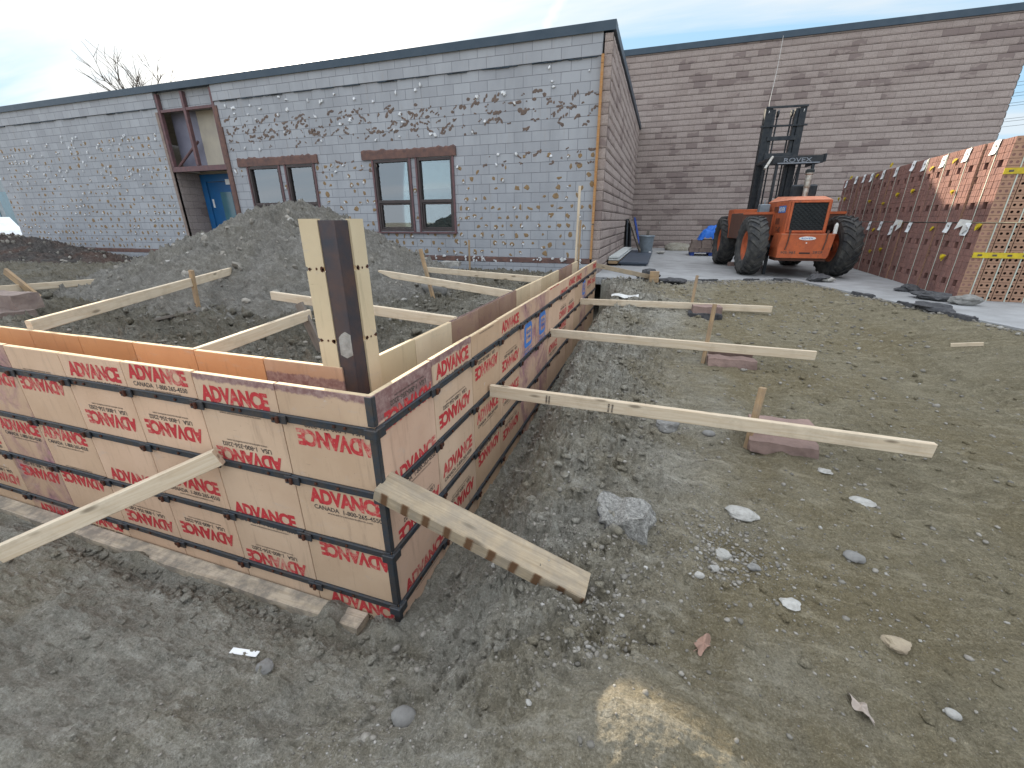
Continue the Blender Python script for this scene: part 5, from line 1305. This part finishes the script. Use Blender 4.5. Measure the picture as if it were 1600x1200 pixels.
# mast: outer and inner uprights, cross members, chains
ms = bpy.data.objects.new('mast', None); COL.objects.link(ms); ms.parent = fl; ms.location = (-.03, 2.35, .45); ms.rotation_euler = (R(-1.5), 0, 0)
for s in (-1, 1):
    u = MB(); x_ = s * .36; u.bbox(x_ - .075, x_ + .075, -.10, -.075, 0, 3.16, .003).bbox(x_ - .075, x_ + .075, .075, .10, 0, 3.16, .003).bbox(x_ + s * .05 - .02, x_ + s * .05 + .02, -.0745, .0745, 0, 3.16, .003); u.build('upright', 'mast_steel', ms)
    i_ = MB(); x_ = s * .245; i_.bbox(x_ - .035, x_ + .035, -.07, .07, .1, 3.12, .003); i_.build('inner_upright', 'mast_steel', ms)
    MB().tube([(s * .15, -.02, .3), (s * .15, -.02, 2.98)], .018, 7).build('chain', 'mast_steel', ms)
    MB().lathe([(-.02, 0), (-.02, .075), (.02, .075), (.02, 0)], 18).build('pulley', 'mast_steel', ms).location = (s * .15, -.02, 3.03)
for (z_, h_, wd_) in ((3.13, .045, .90), (2.74, .04, 1.0), (2.45, .09, .62), (2.02, .16, .62), (.62, .08, .6)): MB().bbox(-wd_ / 2, wd_ / 2, -.125, -.101, z_, z_ + h_, .003).build('cross_member', 'mast_steel', ms)
for s in (-1, 1): MB().lathe([(-.005, 0), (-.005, .028), (.005, .028), (.005, 0)], 12).build('reflector', 'white_print', ms).location = (s * .37, -.112, 3.06)
MB().bbox(-.50, -.38, -.13, -.105, .55, .60, .003).build('bracket', 'mast_steel', ms)
# overhead guard
og = bpy.data.objects.new('overhead_guard', None); COL.objects.link(og); og.parent = fl; og.location = (.0, 1.2, 0)
for (x_, y_) in ((-.30, .0), (.42, .0), (-.34, .95), (.44, .95)): MB().bbox(x_ - .028, x_ + .028, y_ - .028, y_ + .028, 1.15, 2.36, .005).build('guard_post', 'mast_steel', og)
rf = MB(); rf.bbox(-.42, .58, -.06, -.01, 2.28, 2.43, .005).bbox(-.42, .58, 1.0, 1.05, 2.36, 2.43, .005).bbox(-.47, -.43, -.06, 1.05, 2.36, 2.43, .005).bbox(.585, .63, -.06, 1.05, 2.30, 2.46, .005)
for k in range(5): rf.box(-.25 + .17 * k, -.22 + .17 * k, -.009, .999, 2.39, 2.42)
rfo = rf.build('guard_roof', 'mast_steel', og)
flat_text('ROVEX', .55, .085, lambda a, b: (.08 + a, -.064, 2.35 + b), 'grey_print', rfo, .01)
MB().box(-.31, .52, -.063, -.061, 2.28, 2.302).build('worn_edge', 'grey_print', rfo)
MB().tube([(-.62, -.35, 2.16), (-.44, -.08, 2.42)], .028, 8).build('light_bar', 'chrome', og)
MB().tube([(.28, .5, 2.30), (.22, .5, 1.75)], .012, 6).build('wiper_rod', 'mast_steel', og)
MB().bbox(-.18, .30, .28, .36, 1.42, 1.80, .03).bbox(-.2, .32, .1, .42, 1.22, 1.42, .02).build('seat', 'mast_steel', fl)
MB().lathe([(1.48, .046), (1.72, .052), (1.74, .058), (1.96, .062), (1.98, .075), (2.02, .078), (2.05, .05)], 16, 0, 'z', (.04, .12, 0)).build('exhaust_pipe', 'chrome', fl)
MB().lathe([(2.0, .079), (2.045, .081), (2.07, .06), (2.07, .0)], 16, 0, 'z', (.04, .12, 0)).build('exhaust_cap', 'inside_dark', fl)
MB().tube([(.50, -.52, .865), (.50, -.52, 1.02), (.50, -.52, 1.06)], [.035, .033, .012], 10).build('plastic_bottle', 'plastic_film', fl)
o = MB().tube([(3.22, 11.9, 4.42), (3.3, 12.5, 4.72), (3.9, 16, 6.3), (4.35, 18.80, 7.95)], .008, 5).build('cable', 'rock_pale'); tag(o, 'thin pale cable running from the forklift mast top up to the roof edge', 'cable')
rough_box('wheel_chock', 'reddish stone wedged under the left front wheel of the forklift', 'stone block', .3, .15, .09, (2.98, 11.35, .85), (0, 0, 0), 'sandstone', .008, seed=15)

# ------------------------------------------------------------------ clutter on the pad
# pallet of stones with tarp
pt = root('pallet', 'blue pallet carrying split stones left of the forklift', 'pallet', (2.05, 14.6, .85))
for y_ in (0.04, .45, .86): MB().box(0, 1.3, y_, y_ + .09, .10, .118).build('slat', 'blue_paint', pt)
for x_ in (.02, .60, 1.18):
    for y_ in (.04, .45, .86): MB().bbox(x_, x_ + .13, y_, y_ + .09, .0, .099, .004).build('block_foot', 'blue_paint', pt)
nm = ['bottom', 'middle', 'top']; cn = ['far left', 'left centre', 'right centre', 'far right']
for r_ in range(3):
    x_ = -.02 + .03 * r_
    for k in range(4):
        w_ = [.30, .34, .31, .33][(k + r_) % 4] - (.02 if r_ == 2 else 0)
        rough_box('stone_block', 'split brown stone on the blue pallet, %s row, %s' % (nm[r_], cn[k]), 'stone block', w_ - .015, .85, .125, (2.05 + x_ + w_ / 2, 15.05, .97 + r_ * .13), (0, 0, 0), 'stone_brown', .008, group='stones on the pallet', seed=20 + r_ * 4 + k, cuts=5)
        x_ += w_
n1, n2 = 60, 34; A, B = np.meshgrid(np.linspace(-1, 1, n1), np.linspace(-1, 1, n2))
zt_ = .36 * (1 - np.abs(A) ** 3) * (1 - np.abs(B) ** 3) ** .7 + .07 * fbm(A * 2, B * 2, 1.2, 4, .6, True) * (1 - np.abs(A) ** 4)
o = grid_mesh('tarp', A * .52, B * .40, zt_ * .95, 'blue_tarp'); o.location = (2.78, 15.0, 1.355); tag(o, 'crumpled bright blue tarpaulin on top of the pallet stones', 'tarp')
# trash can
tc = root('trash_can', 'grey metal trash can by the brown wall', 'trash can', (.62, 14.6, .85))
MB().lathe([(0, 0), (0, .20), (.02, .205), (.30, .225), (.56, .245), (.60, .25)], 28, 0, 'z').build('bin_body', 'galvanised', tc)
MB().lathe([(.60, .252), (.60, .275), (.625, .275), (.645, .25), (.60, .24)], 28, 0, 'z').build('rim', 'galvanised', tc)
MB().bbox(-.02, .07, -.03, .03, .62, .80, .004).build('wood_offcut', 'grey_wood', tc)
MB().bbox(.12, .2, -.27, -.24, .02, .14, .004).build('paper_scrap', 'tag_paper', tc)
# board stack, sheet, leaning planks
board('board', 'white board on top of the small stack beside the side wall', (-.04, 10.55, 1.055), (-.02, 15.2, 1.055), .035, .27, 'white_board')
board('board', 'white board under the top one in the stack beside the side wall', (-.03, 10.48, 1.005), (-.0, 15.1, 1.005), .035, .28, 'white_board')
board('board', 'greenish lowest board of the stack beside the side wall', (-.05, 10.45, .94), (-.05, 15.0, .94), .07, .24, 'old_pine')
o = MB().bbox(.10, .84, 10.55, 15.6, .90, .945, .004).box(.15, .8, 10.6, 15.5, .851, .899).build('sheet', 'slate_sheet'); tag(o, 'dark slate-grey flat sheet on the pad next to the white boards', 'sheet')
board('plank', 'grey weathered plank leaning against the side wall corner', (.45, 14.3, .98), (-.15, 16.6, 2.02), .10, .06, 'grey_wood', 'plank')
board('plank', 'blue-painted plank leaning in the corner behind the grey one', (.42, 15.6, .90), (-.02, 17.6, 2.05), .09, .07, 'blue_paint', 'plank')
board('plank', 'dark board standing upright against the side wall', (-.10, 15.4, .86), (-.17, 15.6, 2.0), .25, .06, 'mast_steel', 'plank')
board('plank', 'second dark board standing behind the upright one', (-.05, 16.4, .86), (-.14, 16.5, 1.9), .2, .06, 'mast_steel', 'plank')
stone('sack', 'crumpled pale rubbish beside the trash can', 'rubbish', .22, (1.12, 15.2, .90), 'rock_pale', 60, flat=.5, amp=.5)
heap_ = stone('dirt_pile', 'small brown dirt heap at the wall left of the pallet', 'dirt pile', .9, (1.75, 17.6, .92), 'soil', 61, flat=.5, amp=.25)
